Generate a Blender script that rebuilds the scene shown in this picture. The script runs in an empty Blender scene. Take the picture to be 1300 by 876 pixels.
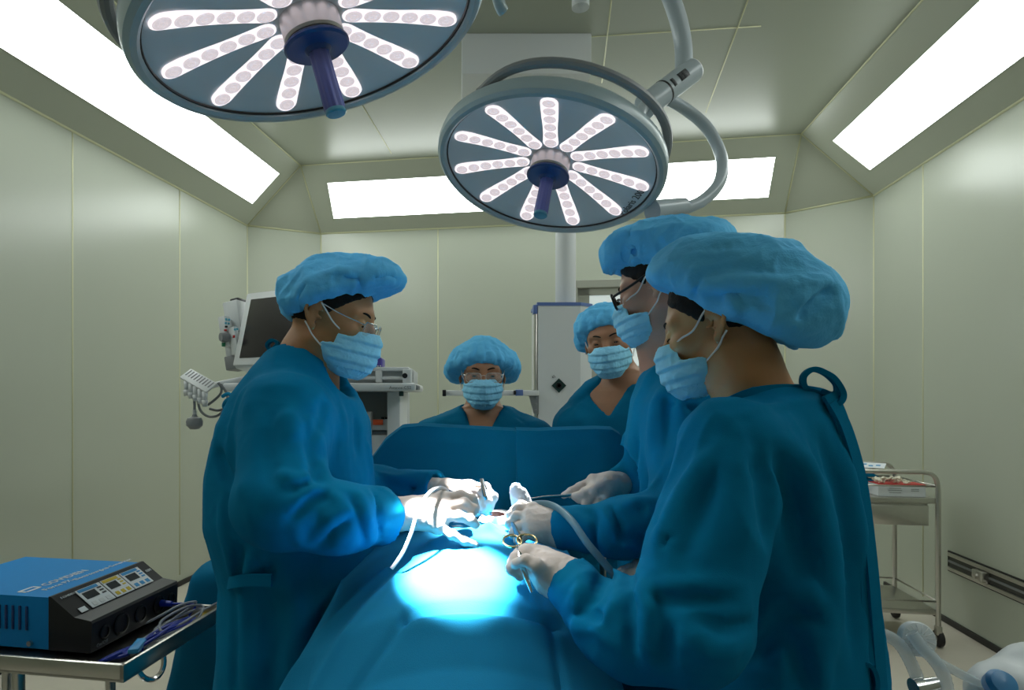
import bpy, bmesh, math, random
import numpy as np
from mathutils import Vector, Matrix

# ------------------------------------------------------------------ camera, world, exposure
SC = bpy.context.scene
COL = SC.collection
F, CX, CY, H = 800.0, 584.0, 504.0, 1.37        # focal length and principal point for 1300x876, eye height
cam_d = bpy.data.cameras.new('camera'); cam = bpy.data.objects.new('camera', cam_d); COL.objects.link(cam)
cam.location = (0, 0, H); cam.rotation_euler = (math.radians(90), 0, 0)
cam_d.sensor_width = 36; cam_d.lens = F / 1300 * 36
cam_d.shift_x = (650 - CX) / 1300; cam_d.shift_y = (CY - 438) / 1300
cam_d.clip_start = 0.05
SC.camera = cam
SC.view_settings.view_transform = 'Standard'; SC.view_settings.look = 'None'
SC.view_settings.gamma = 1; SC.view_settings.use_curve_mapping = False
SC.view_settings.exposure = 0.0
wd = bpy.data.worlds.new('world'); SC.world = wd; wd.use_nodes = True
wd.node_tree.nodes['Background'].inputs[0].default_value = (.5, .55, .55, 1)
wd.node_tree.nodes['Background'].inputs[1].default_value = 0.05
PANEL_POWER = 6.6
LAMP_FACE = 1.15
SPOT_A, SPOT_B = 1450.0, 800.0
CY_SC = SC.cycles
CY_SC.use_denoising = True
CY_SC.max_bounces = 6; CY_SC.diffuse_bounces = 4; CY_SC.glossy_bounces = 3; CY_SC.transmission_bounces = 6
CY_SC.sample_clamp_indirect = 6

def W(px, py, Y):
    return Vector(((px - CX) * Y / F, Y, H - (py - CY) * Y / F))
V = Vector
PI = math.pi

# ------------------------------------------------------------------ materials
def s2l(c):
    c = c / 255
    return c / 12.92 if c <= .04045 else ((c + .055) / 1.055) ** 2.4
def rgb(r, g, b): return (s2l(r), s2l(g), s2l(b), 1)
def mat(name, col, rough=.5, metal=0, noise=0, nscale=20, bump=0, bscale=200, spec=.5, sss=0, alpha=1, trans=0, emit=None, estr=0, sheen=0, coat=0):
    m = bpy.data.materials.new(name); m.use_nodes = True
    nt = m.node_tree; b = nt.nodes['Principled BSDF']
    b.inputs['Base Color'].default_value = col
    b.inputs['Roughness'].default_value = rough; b.inputs['Metallic'].default_value = metal
    b.inputs['Specular IOR Level'].default_value = spec
    b.inputs['Alpha'].default_value = alpha; b.inputs['Transmission Weight'].default_value = trans
    b.inputs['Sheen Weight'].default_value = sheen; b.inputs['Coat Weight'].default_value = coat
    if sss:
        b.inputs['Subsurface Weight'].default_value = sss
        b.inputs['Subsurface Radius'].default_value = (.012, .005, .003); b.inputs['Subsurface Scale'].default_value = 1
    if emit:
        b.inputs['Emission Color'].default_value = emit; b.inputs['Emission Strength'].default_value = estr
    tc = nt.nodes.new('ShaderNodeTexCoord')
    if noise:
        n = nt.nodes.new('ShaderNodeTexNoise'); n.inputs['Scale'].default_value = nscale; n.inputs['Detail'].default_value = 4
        nt.links.new(tc.outputs['Object'], n.inputs['Vector'])
        mx = nt.nodes.new('ShaderNodeMix'); mx.data_type = 'RGBA'
        c0 = tuple(max(0, c * (1 - noise)) for c in col[:3]) + (1,); c1 = tuple(min(1, c * (1 + noise)) for c in col[:3]) + (1,)
        mx.inputs[6].default_value = c0; mx.inputs[7].default_value = c1
        nt.links.new(n.outputs['Fac'], mx.inputs[0]); nt.links.new(mx.outputs[2], b.inputs['Base Color'])
    if bump:
        n = nt.nodes.new('ShaderNodeTexNoise'); n.inputs['Scale'].default_value = bscale; n.inputs['Detail'].default_value = 3
        nt.links.new(tc.outputs['Object'], n.inputs['Vector'])
        bp = nt.nodes.new('ShaderNodeBump'); bp.inputs['Strength'].default_value = bump; bp.inputs['Distance'].default_value = .002
        nt.links.new(n.outputs['Fac'], bp.inputs['Height']); nt.links.new(bp.outputs['Normal'], b.inputs['Normal'])
    return m
M = {}
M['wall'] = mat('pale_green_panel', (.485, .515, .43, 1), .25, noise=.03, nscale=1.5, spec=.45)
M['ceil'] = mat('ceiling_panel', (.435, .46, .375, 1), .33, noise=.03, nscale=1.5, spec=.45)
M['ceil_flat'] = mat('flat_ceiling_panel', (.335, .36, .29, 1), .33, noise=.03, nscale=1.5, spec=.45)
M['seam'] = mat('seam_sealant', (.62, .62, .40, 1), .5)
M['floor'] = mat('vinyl_floor', (.62, .57, .48, 1), .4, noise=.06, nscale=9)
M['black'] = mat('black_plastic', (.006, .006, .007, 1), .35)
M['darkgrey'] = mat('dark_grey_plastic', (.012, .012, .015, 1), .4, spec=.35)
M['panel_light'] = mat('light_diffuser', (.8, .8, .8, 1), .5, emit=(.93, 1, .97, 1), estr=PANEL_POWER)
M['gown'] = mat('teal_gown_cloth', (.001, .168, .325, 1), .9, noise=.10, nscale=14, bump=.25, bscale=900, spec=.06)
M['scrub'] = mat('teal_scrub_cloth', (.001, .150, .275, 1), .9, noise=.08, nscale=14, bump=.25, bscale=900, spec=.12)
M['drape'] = mat('blue_drape_cloth', (.013, .225, .43, 1), .85, noise=.08, nscale=10, bump=.25, bscale=700, spec=.07)
M['drape_dark'] = mat('teal_drape_cloth', (.001, .140, .270, 1), .9, noise=.10, nscale=10, bump=.25, bscale=700, spec=.12)
M['cap'] = mat('blue_nonwoven', (.125, .54, .98, 1), .8, noise=.12, nscale=30, bump=.4, bscale=260, spec=.2)
M['cap2'] = mat('light_blue_nonwoven', (.14, .56, .92, 1), .8, noise=.12, nscale=30, bump=.4, bscale=260, spec=.2)
M['mask'] = mat('mask_nonwoven', (.31, .72, .98, 1), .8, noise=.08, nscale=60, bump=.2, bscale=300, spec=.2)
M['loop'] = mat('white_elastic', (.75, .75, .75, 1), .7)
M['glove'] = mat('latex_glove', (.72, .64, .58, 1), .45, noise=.06, nscale=60, bump=.25, bscale=160, spec=.4)
M['hair'] = mat('black_hair', (.008, .006, .005, 1), .75, spec=.15, bump=.5, bscale=500)
M['steel'] = mat('stainless_steel', (.58, .56, .52, 1), .28, metal=1, noise=.06, nscale=30)
M['brushed'] = mat('brushed_steel', (.62, .60, .60, 1), .5, metal=1, noise=.06, nscale=30)
M['chrome'] = mat('polished_steel', (.75, .75, .75, 1), .15, metal=1)
M['gold'] = mat('gold_plated_handle', (.75, .58, .30, 1), .25, metal=1)
M['white'] = mat('white_enamel', (.66, .68, .69, 1), .4)
M['offwhite'] = mat('grey_white_plastic', (.50, .52, .53, 1), .45)
M['grey'] = mat('grey_plastic', (.22, .23, .24, 1), .45)
M['lampring'] = mat('lamp_ring_paint', (.36, .45, .48, 1), .3, spec=.5)
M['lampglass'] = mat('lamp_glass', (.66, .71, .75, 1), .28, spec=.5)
M['lamparm'] = mat('lamp_arm_paint', (.42, .48, .52, 1), .3)
M['led'] = mat('led_petal', (.2, .19, .19, 1), .3, emit=(1, .90, .93, 1), estr=LAMP_FACE, spec=.2)
M['lens'] = mat('led_lens', (.3, .28, .29, 1), .15, emit=(1, .88, .92, 1), estr=.62, noise=.5, nscale=150)
M['lenscore'] = mat('led_core', (.9, .9, .9, 1), .15, emit=(1, .93, .95, 1), estr=2.2)
M['navy'] = mat('navy_plastic', (.010, .045, .17, 1), .3)
M['handle'] = mat('blue_violet_handle', (.10, .12, .36, 1), .35)
M['teal_tip'] = mat('teal_cap', (.06, .26, .36, 1), .35)
M['esu_blue'] = mat('blue_painted_metal', (.003, .24, .62, 1), .55, noise=.05, nscale=60, spec=.2)
M['cable_blue'] = mat('blue_cable', (.008, .03, .36, 1), .35)
M['cable_grey'] = mat('grey_cable', (.33, .35, .40, 1), .4)
M['cable_white'] = mat('white_cable', (.78, .78, .78, 1), .4)
M['yellow'] = mat('yellow_print', (.62, .45, .02, 1), .5)
M['print_blue'] = mat('blue_print', (.02, .28, .60, 1), .5)
M['print_white'] = mat('white_print', (.75, .78, .80, 1), .5)
M['print_dark'] = mat('dark_print', (.04, .045, .05, 1), .5)
M['screen'] = mat('dark_screen', (.018, .014, .016, 1), .22)
M['lcd'] = mat('lcd_glass', (.03, .035, .045, 1), .15)
M['red'] = mat('red_plastic', (.5, .02, .02, 1), .45)
M['orange'] = mat('orange_label', (.70, .09, .015, 1), .5)
M['green'] = mat('green_plastic', (.01, .17, .08, 1), .45)
M['darkgreen'] = mat('dark_green_label', (.004, .030, .028, 1), .4)
M['purple'] = mat('purple_plastic', (.07, .05, .33, 1), .35)
M['cyan'] = mat('cyan_button', (.08, .40, .55, 1), .45)
M['bluetrim'] = mat('blue_trim', (.10, .17, .42, 1), .4)
M['rubber'] = mat('black_rubber', (.012, .010, .010, 1), .6)
M['tube'] = mat('clear_hose', (.70, .78, .82, 1), .25, alpha=.42, spec=.5)
M['lensglass'] = mat('spectacle_lens', (.85, .92, .92, 1), .05, alpha=.10)
M['paper'] = mat('paper', (.72, .76, .80, 1), .6)
M['latex_pile'] = mat('cream_latex', (.78, .74, .60, 1), .5)
M['wound'] = mat('wound_tissue', (.025, .0015, .001, 1), .45)
M['eyewhite'] = mat('eye_white', (.45, .40, .37, 1), .25)
M['iris'] = mat('dark_iris', (.012, .006, .004, 1), .15)
M['doorgrey'] = mat('door_paint', (.34, .35, .30, 1), .45)
M['doorglass'] = mat('lit_window_pane', (.7, .75, .75, 1), .2, emit=(.9, 1, 1, 1), estr=.35)
M['rail_dark'] = mat('rail_groove', (.07, .07, .065, 1), .4, metal=.6)
M['shoe'] = mat('white_clog', (.6, .6, .58, 1), .5)
def skin(name, c): return mat(name, c, .5, noise=.10, nscale=35, sss=.15, spec=.35)
M['skin_tan'] = skin('tan_skin', (.41, .19, .08, 1))
M['skin_pink'] = skin('fair_skin', (.47, .245, .17, 1))
M['skin_olive'] = skin('olive_skin', (.45, .21, .085, 1))
M['skin_brown'] = skin('warm_skin', (.40, .195, .105, 1))

# ------------------------------------------------------------------ object helpers
def tag(o, label=None, cat=None, group=None, kind=None):
    if label: o['label'] = label
    if cat: o['category'] = cat
    if group: o['group'] = group
    if kind: o['kind'] = kind
    return o
def empty(name, loc, label, cat, group=None):
    o = bpy.data.objects.new(name, None); COL.objects.link(o); o.location = loc; o.empty_display_size = .1
    return tag(o, label, cat, group)
def wloc(o):
    v = Vector((0, 0, 0))
    while o is not None: v = v + o.location; o = o.parent
    return v
def link_mesh(name, me, m, parent=None, smooth=True):
    """me is in world coordinates: move its origin to the foot of its bounding box"""
    n = len(me.vertices); co = np.empty(n * 3, np.float32); me.vertices.foreach_get('co', co); co = co.reshape(-1, 3)
    lo, hi = co.min(0), co.max(0); c = np.array([(lo[0] + hi[0]) / 2, (lo[1] + hi[1]) / 2, lo[2]], np.float32)
    me.vertices.foreach_set('co', (co - c).ravel())
    me.polygons.foreach_set('use_smooth', [smooth] * len(me.polygons))
    me.update()
    o = bpy.data.objects.new(name, me); COL.objects.link(o)
    for mm in (m if isinstance(m, (list, tuple)) else [m]): me.materials.append(mm)
    o.location = Vector(c.tolist())
    if parent is not None:
        o.parent = parent; o.location = o.location - wloc(parent)
    return o

class MB:
    def __init__(s): s.bm = bmesh.new()
    def box(s, c, size, R=None, bevel=0, seg=2):
        r = bmesh.ops.create_cube(s.bm, size=1); vs = r['verts']
        Mx = Matrix.Translation(Vector(c)) @ (R.to_4x4() if R is not None else Matrix.Identity(4)) @ Matrix.Diagonal((*size, 1))
        bmesh.ops.transform(s.bm, matrix=Mx, verts=vs)
        if bevel:
            es = list({e for v in vs for e in v.link_edges})
            bmesh.ops.bevel(s.bm, geom=es, offset=bevel, segments=seg, affect='EDGES', profile=.5)
        return s
    def ring_strip(s, rings, closed_u=True, cap=True):
        rv = [[s.bm.verts.new(p) for p in r] for r in rings]
        n = len(rv[0])
        for a, b in zip(rv[:-1], rv[1:]):
            for i in range(n if closed_u else n - 1):
                j = (i + 1) % n
                s.bm.faces.new((a[i], a[j], b[j], b[i]))
        if cap and closed_u:
            s.bm.faces.new(rv[0][::-1]); s.bm.faces.new(rv[-1])
        return rv
    def tube(s, pts, r, seg=10, cap=True, flat=1.0, closed=False):
        pts = [Vector(p) for p in pts]; n = len(pts)
        rs = r if isinstance(r, (list, tuple)) else [r] * n
        t0 = (pts[1] - pts[0]).normalized()
        ref = Vector((0, 0, 1)) if abs(t0.z) < .9 else Vector((0, 1, 0))
        u = t0.cross(ref).normalized(); rings = []
        for i in range(n):
            if closed: t = (pts[(i + 1) % n] - pts[i - 1]).normalized()
            else: t = (pts[min(i + 1, n - 1)] - pts[max(i - 1, 0)]).normalized()
            u = (u - t * u.dot(t)).normalized(); w = t.cross(u)
            rings.append([pts[i] + (u * math.cos(a) + w * math.sin(a) * flat) * rs[i] for a in [2 * PI * k / seg for k in range(seg)]])
        if closed:
            rings.append(rings[0]); 
            # realign: simple closing by reusing first ring positions
            s.ring_strip(rings, True, False)
        else: s.ring_strip(rings, True, cap)
        return s
    def cyl(s, a, b, r, r2=None, seg=24):
        return s.tube([a, b], [r, r if r2 is None else r2], seg)
    def lathe(s, prof, Mx=None, seg=48, cap=True):
        """prof: (radius, z) list about the local z axis"""
        Mx = Mx or Matrix.Identity(4)
        s.ring_strip([[Mx @ Vector((max(r, 1e-5) * math.cos(2 * PI * k / seg), max(r, 1e-5) * math.sin(2 * PI * k / seg), z)) for k in range(seg)] for r, z in prof], True, cap)
        return s
    def prism(s, poly, Mx, d):
        """poly: 2D list in local xy, extruded by d along local z"""
        s.ring_strip([[Mx @ Vector((x, y, 0)) for x, y in poly], [Mx @ Vector((x, y, d)) for x, y in poly]], True, True)
        return s
    def quad(s, pts):
        s.bm.faces.new([s.bm.verts.new(p) for p in pts]); return s
    def grid(s, fn, nu, nv, thick=0):
        rv = [[s.bm.verts.new(fn(i / nu, j / nv)) for j in range(nv + 1)] for i in range(nu + 1)]
        for i in range(nu):
            for j in range(nv): s.bm.faces.new((rv[i][j], rv[i + 1][j], rv[i + 1][j + 1], rv[i][j + 1]))
        return s
    def build(s, name, m, parent=None, smooth=True, angle=35):
        bmesh.ops.recalc_face_normals(s.bm, faces=s.bm.faces[:])
        for e in s.bm.edges:
            if len(e.link_faces) == 2 and e.calc_face_angle(0) > math.radians(angle): e.smooth = False
        me = bpy.data.meshes.new(name); s.bm.to_mesh(me); s.bm.free()
        return link_mesh(name, me, m, parent, smooth)
def frame(o, x, z=None, y=None):
    """matrix with local x along x, local z near z"""
    x = Vector(x).normalized()
    if z is not None:
        z = Vector(z); z = (z - x * z.dot(x)).normalized(); y = z.cross(x)
    else:
        y = Vector(y); y = (y - x * y.dot(x)).normalized(); z = x.cross(y)
    return Matrix.Translation(Vector(o)) @ Matrix((x, y, z)).transposed().to_4x4()
def zframe(o, z, x=(1, 0, 0)):
    z = Vector(z).normalized(); x = Vector(x); x = (x - z * x.dot(z)).normalized(); y = z.cross(x)
    return Matrix.Translation(Vector(o)) @ Matrix((x, y, z)).transposed().to_4x4()
def spline(pts, n=8):
    P = [Vector(p) for p in pts]; out = []
    for i in range(len(P) - 1):
        p0 = P[max(i - 1, 0)]; p1 = P[i]; p2 = P[i + 1]; p3 = P[min(i + 2, len(P) - 1)]
        for k in range(n):
            t = k / n
            out.append(.5 * ((2 * p1) + (p2 - p0) * t + (2 * p0 - 5 * p1 + 4 * p2 - p3) * t * t + (3 * p1 - p0 - 3 * p2 + p3) * t ** 3))
    out.append(P[-1]); return out
def rrect(w, h, r, n=5):
    out = []
    for cx_, cy_, a0 in ((w / 2 - r, h / 2 - r, 0), (-w / 2 + r, h / 2 - r, 90), (-w / 2 + r, -h / 2 + r, 180), (w / 2 - r, -h / 2 + r, 270)):
        for k in range(n + 1):
            a = math.radians(a0 + 90 * k / n); out.append((cx_ + r * math.cos(a), cy_ + r * math.sin(a)))
    return out
def text(name, s, size, Mx, m, parent, depth=.0004, align='LEFT'):
    """lettering in the local xy plane of Mx"""
    cu = bpy.data.curves.new(name, 'FONT'); cu.body = s; cu.size = size; cu.extrude = depth; cu.align_x = align; cu.resolution_u = 2
    t = bpy.data.objects.new(name + '_source', cu); COL.objects.link(t)
    bpy.context.view_layer.update()
    me = bpy.data.meshes.new_from_object(t.evaluated_get(bpy.context.evaluated_depsgraph_get()))
    bpy.data.objects.remove(t)
    me.transform(Mx); me.materials.clear()
    return link_mesh(name, me, m, parent, False)

# ------------------------------------------------------------------ implicit-surface modelling
def smin(a, b, k):
    h = np.clip(.5 + .5 * (b - a) / k, 0, 1)
    return b + (a - b) * h - k * h * (1 - h)
def smax(a, b, k): return -smin(-a, -b, k)
def ell(P, c, r):
    qx, qy, qz = (P[0] - c[0]) / r[0], (P[1] - c[1]) / r[1], (P[2] - c[2]) / r[2]
    k0 = np.sqrt(qx * qx + qy * qy + qz * qz)
    k1 = np.sqrt((qx / r[0]) ** 2 + (qy / r[1]) ** 2 + (qz / r[2]) ** 2) + 1e-6
    return k0 * (k0 - 1) / k1
def sph(P, c, r): return np.sqrt((P[0] - c[0]) ** 2 + (P[1] - c[1]) ** 2 + (P[2] - c[2]) ** 2) - r
def cone(P, a, b, ra, rb):
    bx, by, bz = b[0] - a[0], b[1] - a[1], b[2] - a[2]; l2 = bx * bx + by * by + bz * bz + 1e-12
    px, py, pz = P[0] - a[0], P[1] - a[1], P[2] - a[2]
    t = np.clip((px * bx + py * by + pz * bz) / l2, 0, 1)
    return np.sqrt((px - t * bx) ** 2 + (py - t * by) ** 2 + (pz - t * bz) ** 2) - (ra + (rb - ra) * t)
def chain(P, pts, rs, k=0):
    d = None
    for i in range(len(pts) - 1):
        e = cone(P, pts[i], pts[i + 1], rs[i], rs[i + 1])
        d = e if d is None else (smin(d, e, k) if k else np.minimum(d, e))
    return d
def ridge(P, pts, w, amp):
    """a fold along a polyline, fading at its ends: positive amp raises the cloth, negative sinks it"""
    n = len(pts) - 1; best = None; T_ = None
    for i in range(n):
        a, b = pts[i], pts[i + 1]; bx, by, bz = b[0] - a[0], b[1] - a[1], b[2] - a[2]; l2 = bx * bx + by * by + bz * bz + 1e-12
        px, py, pz = P[0] - a[0], P[1] - a[1], P[2] - a[2]
        t = np.clip((px * bx + py * by + pz * bz) / l2, 0, 1)
        d2 = (px - t * bx) ** 2 + (py - t * by) ** 2 + (pz - t * bz) ** 2
        if best is None: best, T_ = d2, t / n
        else: T_ = np.where(d2 < best, (i + t) / n, T_); best = np.minimum(best, d2)
    return amp * np.exp(-best / w ** 2) * np.clip(np.minimum(T_, 1 - T_) * 4 + .15, 0, 1)
def onto(fn, folds):
    """drop fold lines given by picture position onto the front of a surface, as points in the room"""
    flat = [q for f in folds for q in f[0]]
    if not flat: return []
    Y = np.linspace(.6, 2.3, 700); q = np.array(flat, float)
    P = [((q[:, :1] - CX) * Y / F).ravel().astype(np.float32), np.broadcast_to(Y, (len(q), 700)).ravel().astype(np.float32), (H - (q[:, 1:] - CY) * Y / F).ravel().astype(np.float32)]
    v = fn(P).reshape(len(q), 700); inside = v < 0
    k = np.where(inside.any(1), inside.argmax(1), v.argmin(1))
    pts = [W(x, y, Y[i]) for (x, y), i in zip(flat, k)]; out = []; i = 0
    for f in folds:
        run = []                                          # keep the stretch that stays on one limb
        for p in pts[i:i + len(f[0])]:
            if run and abs(p.y - run[-1].y) > .075:
                if len(run) >= 2: break
                run = []
            run.append(p)
        i += len(f[0])
        if len(run) >= 2: out.append((run, f[1], f[2]))
    return out
def local(P, c, r, f, u):
    x, y, z = P[0] - c[0], P[1] - c[1], P[2] - c[2]
    return (x * r[0] + y * r[1] + z * r[2], x * f[0] + y * f[1] + z * f[2], x * u[0] + y * u[1] + z * u[2])
def rell(P, c, r, ang):
    """ellipsoid turned by ang (degrees, counter-clockwise seen from the front) about the y axis"""
    a = math.radians(ang); ca, sa = math.cos(a), math.sin(a)
    x, z = P[0] - c[0], P[2] - c[2]
    return ell((x * ca + z * sa, P[1] - c[1], -x * sa + z * ca), (0, 0, 0), r)
def stack(P, rows, fwd):
    """rows: (z, cx, cy, a, b): ellipse of half-depth a along fwd and half-breadth b across it at each height"""
    rows = sorted(rows); z = np.array([r[0] for r in rows])
    g = lambda k: np.interp(P[2], z, np.array([r[k] for r in rows]))
    a, b = g(3), g(4); x, y = P[0] - g(1), P[1] - g(2)
    f = x * fwd[0] + y * fwd[1]; s = -x * fwd[1] + y * fwd[0]
    q = np.sqrt((f / a) ** 2 + (s / b) ** 2) + 1e-6
    d = (q - 1) * np.minimum(a, b) * .9
    return np.maximum(np.maximum(d, z[0] - P[2]), P[2] - z[-1])
EDGES = [(0, 1), (2, 3), (4, 5), (6, 7), (0, 2), (1, 3), (4, 6), (5, 7), (0, 4), (1, 5), (2, 6), (3, 7)]
def surface(fn, lo, hi, h):
    """surface-nets mesh of fn < 0 inside the box, evaluated only near the surface"""
    lo = np.array(lo, float); hi = np.array(hi, float); B = 8
    nb = np.maximum(1, np.ceil((hi - lo) / (h * B)).astype(int)); n = nb * B + 1
    c = [lo[i] + (np.arange(nb[i]) + .5) * B * h for i in range(3)]
    G = np.meshgrid(*c, indexing='ij'); fc = fn([g.ravel().astype(np.float32) for g in G]).reshape(nb)
    near = np.abs(fc) < B * h * 1.9
    Fd = np.repeat(np.repeat(np.repeat(np.where(fc < 0, -1., 1.).astype(np.float32), B, 0), B, 1), B, 2)
    Fd = np.pad(Fd, ((0, 1), (0, 1), (0, 1)), mode='edge')
    k = np.zeros(n, bool); nz = np.argwhere(near)
    for i, j, l in nz: k[i * B:i * B + B + 1, j * B:j * B + B + 1, l * B:l * B + B + 1] = True
    I = np.argwhere(k)
    Pt = [(lo[a] + I[:, a] * h).astype(np.float32) for a in range(3)]
    val = np.concatenate([fn([p[s:s + 400000] for p in Pt]) for s in range(0, len(I), 400000)])
    Fd[I[:, 0], I[:, 1], I[:, 2]] = val
    Fd[0], Fd[-1] = np.maximum(Fd[0], 1e-4), np.maximum(Fd[-1], 1e-4)
    Fd[:, 0], Fd[:, -1] = np.maximum(Fd[:, 0], 1e-4), np.maximum(Fd[:, -1], 1e-4)
    Fd[:, :, 0], Fd[:, :, -1] = np.maximum(Fd[:, :, 0], 1e-4), np.maximum(Fd[:, :, -1], 1e-4)
    S = Fd < 0
    cs = [S[a:n[0] - 1 + a, b:n[1] - 1 + b, d:n[2] - 1 + d] for a in (0, 1) for b in (0, 1) for d in (0, 1)]
    anyv = cs[0].copy(); allv = cs[0].copy()
    for q in cs[1:]: anyv |= q; allv &= q
    cell = anyv & ~allv; C = np.argwhere(cell)
    vid = np.full(cell.shape, -1, np.int64); vid[C[:, 0], C[:, 1], C[:, 2]] = np.arange(len(C))
    off = np.array([(a, b, d) for a in (0, 1) for b in (0, 1) for d in (0, 1)])
    cv = np.stack([Fd[C[:, 0] + o[0], C[:, 1] + o[1], C[:, 2] + o[2]] for o in off], 1).astype(float)
    acc = np.zeros((len(C), 3)); cnt = np.zeros(len(C))
    for a, b in EDGES:
        fa, fb = cv[:, a], cv[:, b]; cr = (fa < 0) != (fb < 0)
        t = np.where(cr, fa / np.where(cr, fa - fb, 1), 0)
        acc += np.where(cr[:, None], off[a] + (off[b] - off[a]) * t[:, None], 0); cnt += cr
    vs = lo + (C + acc / cnt[:, None]) * h
    quads = []
    for ax in range(3):
        sl0 = [slice(None)] * 3; sl1 = [slice(None)] * 3; sl0[ax] = slice(0, -1); sl1[ax] = slice(1, None)
        A, Bq = S[tuple(sl0)], S[tuple(sl1)]; E = np.argwhere(A != Bq)
        o1, o2 = [(1, 2), (2, 0), (0, 1)][ax]
        E = E[(E[:, o1] > 0) & (E[:, o2] > 0) & (E[:, o1] < n[o1] - 1) & (E[:, o2] < n[o2] - 1)]
        ins = S[E[:, 0], E[:, 1], E[:, 2]]
        q = []
        for d1, d2 in ((-1, -1), (0, -1), (0, 0), (-1, 0)):
            e = E.copy(); e[:, o1] += d1; e[:, o2] += d2; q.append(vid[e[:, 0], e[:, 1], e[:, 2]])
        q = np.stack(q, 1); q[~ins] = q[~ins][:, ::-1]
        quads.append(q)
    return vs, np.concatenate(quads)
def normals(v, q):
    nrm = np.cross(v[q[:, 2]] - v[q[:, 0]], v[q[:, 3]] - v[q[:, 1]]); out = np.zeros_like(v)
    for i in range(4): np.add.at(out, q[:, i], nrm)
    return out / (np.linalg.norm(out, axis=1, keepdims=True) + 1e-12)
def relax(v, q, it=2, f=.5):
    for _ in range(it):
        s = np.zeros_like(v); c = np.zeros(len(v))
        for i in range(4):
            a, b = q[:, i], q[:, (i + 1) % 4]
            np.add.at(s, a, v[b]); np.add.at(s, b, v[a]); np.add.at(c, a, 1); np.add.at(c, b, 1)
        v = v + f * (s / np.maximum(c, 1)[:, None] - v)
    return v
def hsh(i, j, k, seed):
    n = (i * 374761393 + j * 668265263 + k * 2147483647 % 1274126177 + k * 1274126177 + seed * 974711) & 0xffffffff
    n = ((n ^ (n >> 13)) * 1274126177) & 0xffffffff
    return ((n ^ (n >> 16)) & 0xffff) / 32767.5 - 1
def vnoise(p, seed=0):
    i = np.floor(p).astype(np.int64); f = p - i; f = f * f * f * (f * (f * 6 - 15) + 10)
    r = 0
    for a in (0, 1):
        for b in (0, 1):
            for c in (0, 1):
                w = (f[:, 0] if a else 1 - f[:, 0]) * (f[:, 1] if b else 1 - f[:, 1]) * (f[:, 2] if c else 1 - f[:, 2])
                r = r + w * hsh(i[:, 0] + a, i[:, 1] + b, i[:, 2] + c, seed)
    return r
def crumple(p, scale, seed=0, oct=2):
    """creased cloth: folded noise, sharp ridges and soft valleys"""
    r = 0; a = 1; s = np.array(scale, float) * np.ones(3)
    wp = p + .35 / s.mean() * np.stack([vnoise(p * s * .7, seed + 50 + k) for k in range(3)], 1)
    for o in range(oct):
        r = r + a * (1 - 2.2 * np.abs(vnoise(wp * s, seed + o))); a *= .5; s = s * 2.1
    return r
def sdf_obj(name, fn, lo, hi, h, m, parent, disp=None, smooth_it=2):
    v, q = surface(fn, lo, hi, h)
    v = relax(v, q, smooth_it)
    if disp is not None:
        nn = normals(v, q); v = v + nn * disp(v, nn)[:, None]
    me = bpy.data.meshes.new(name)
    me.vertices.add(len(v)); me.vertices.foreach_set('co', v.astype(np.float32).ravel())
    me.loops.add(len(q) * 4); me.loops.foreach_set('vertex_index', q.astype(np.int32).ravel())
    me.polygons.add(len(q)); me.polygons.foreach_set('loop_start', np.arange(0, len(q) * 4, 4, dtype=np.int32))
    me.update(calc_edges=True); me.validate()
    return link_mesh(name, me, m, parent, True)
# ------------------------------------------------------------------ the room (its own axes: u to the right, v away; turned 9.4 degrees to the camera)
TH = math.radians(9.37)
RM = Matrix.Rotation(-TH, 4, 'Z')
RM3 = RM.to_3x3()
def R(u, v, z): return RM @ Vector((u, v, z))
UL, UR, VB, VC, VN = -2.753, 2.294, 5.54, 5.17, -2.2     # left/right wall, back wall, where the corner panels begin, wall behind the camera
UBL, UBR = -2.217, 1.79
ZW, ZC, INS, INB = 2.88, 3.34, .54, .47
def struct(name, mb, m, **k):
    o = mb.build(name, m, smooth=False); o['kind'] = 'structure'; return o
def slab(name, quad, m, th=.06, out=None):
    """a wall slab: its inner face is quad, its thickness lies behind it"""
    mb = MB(); q = [Vector(p) for p in quad]
    n = (q[1] - q[0]).cross(q[2] - q[0]).normalized(); c = sum(q, Vector()) / 4
    inside = R(0, 2, 1.6)
    if n.dot(inside - c) > 0: n = -n
    mb.ring_strip([q, [p + n * th for p in q]]); return struct(name, mb, m)
struct('floor', MB().box(R(-.23, 1.67, -.05), (5.6, 8.0, .1), RM3), M['floor'])
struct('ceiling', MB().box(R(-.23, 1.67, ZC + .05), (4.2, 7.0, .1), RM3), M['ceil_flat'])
def wq(u0, v0, u1, v1, z0=0, z1=ZW): return [R(u0, v0, z0), R(u1, v1, z0), R(u1, v1, z1), R(u0, v0, z1)]
slab('wall_left', wq(UL, VN, UL, VC), M['wall'])
slab('wall_right', wq(UR, VN, UR, VC), M['wall'])
slab('wall_back', wq(UBL, VB, UBR, VB), M['wall'])
slab('wall_corner_left', wq(UL, VC, UBL, VB), M['wall'])
slab('wall_corner_right', wq(UR, VC, UBR, VB), M['wall'])
slab('wall_front', wq(UL, VN, UR, VN), M['wall'])
CIL, CIR, CIB, CIF = UL + INS, UR - INS, VB - INB, VN + INB
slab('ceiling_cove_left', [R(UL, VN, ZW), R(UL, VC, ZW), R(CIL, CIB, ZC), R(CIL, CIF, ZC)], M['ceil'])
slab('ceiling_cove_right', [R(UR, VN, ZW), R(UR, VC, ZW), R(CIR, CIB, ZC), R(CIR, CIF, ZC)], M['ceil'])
slab('ceiling_cove_back', [R(UBL, VB, ZW), R(UBR, VB, ZW), R(CIR, CIB, ZC), R(CIL, CIB, ZC)], M['ceil'])
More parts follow.
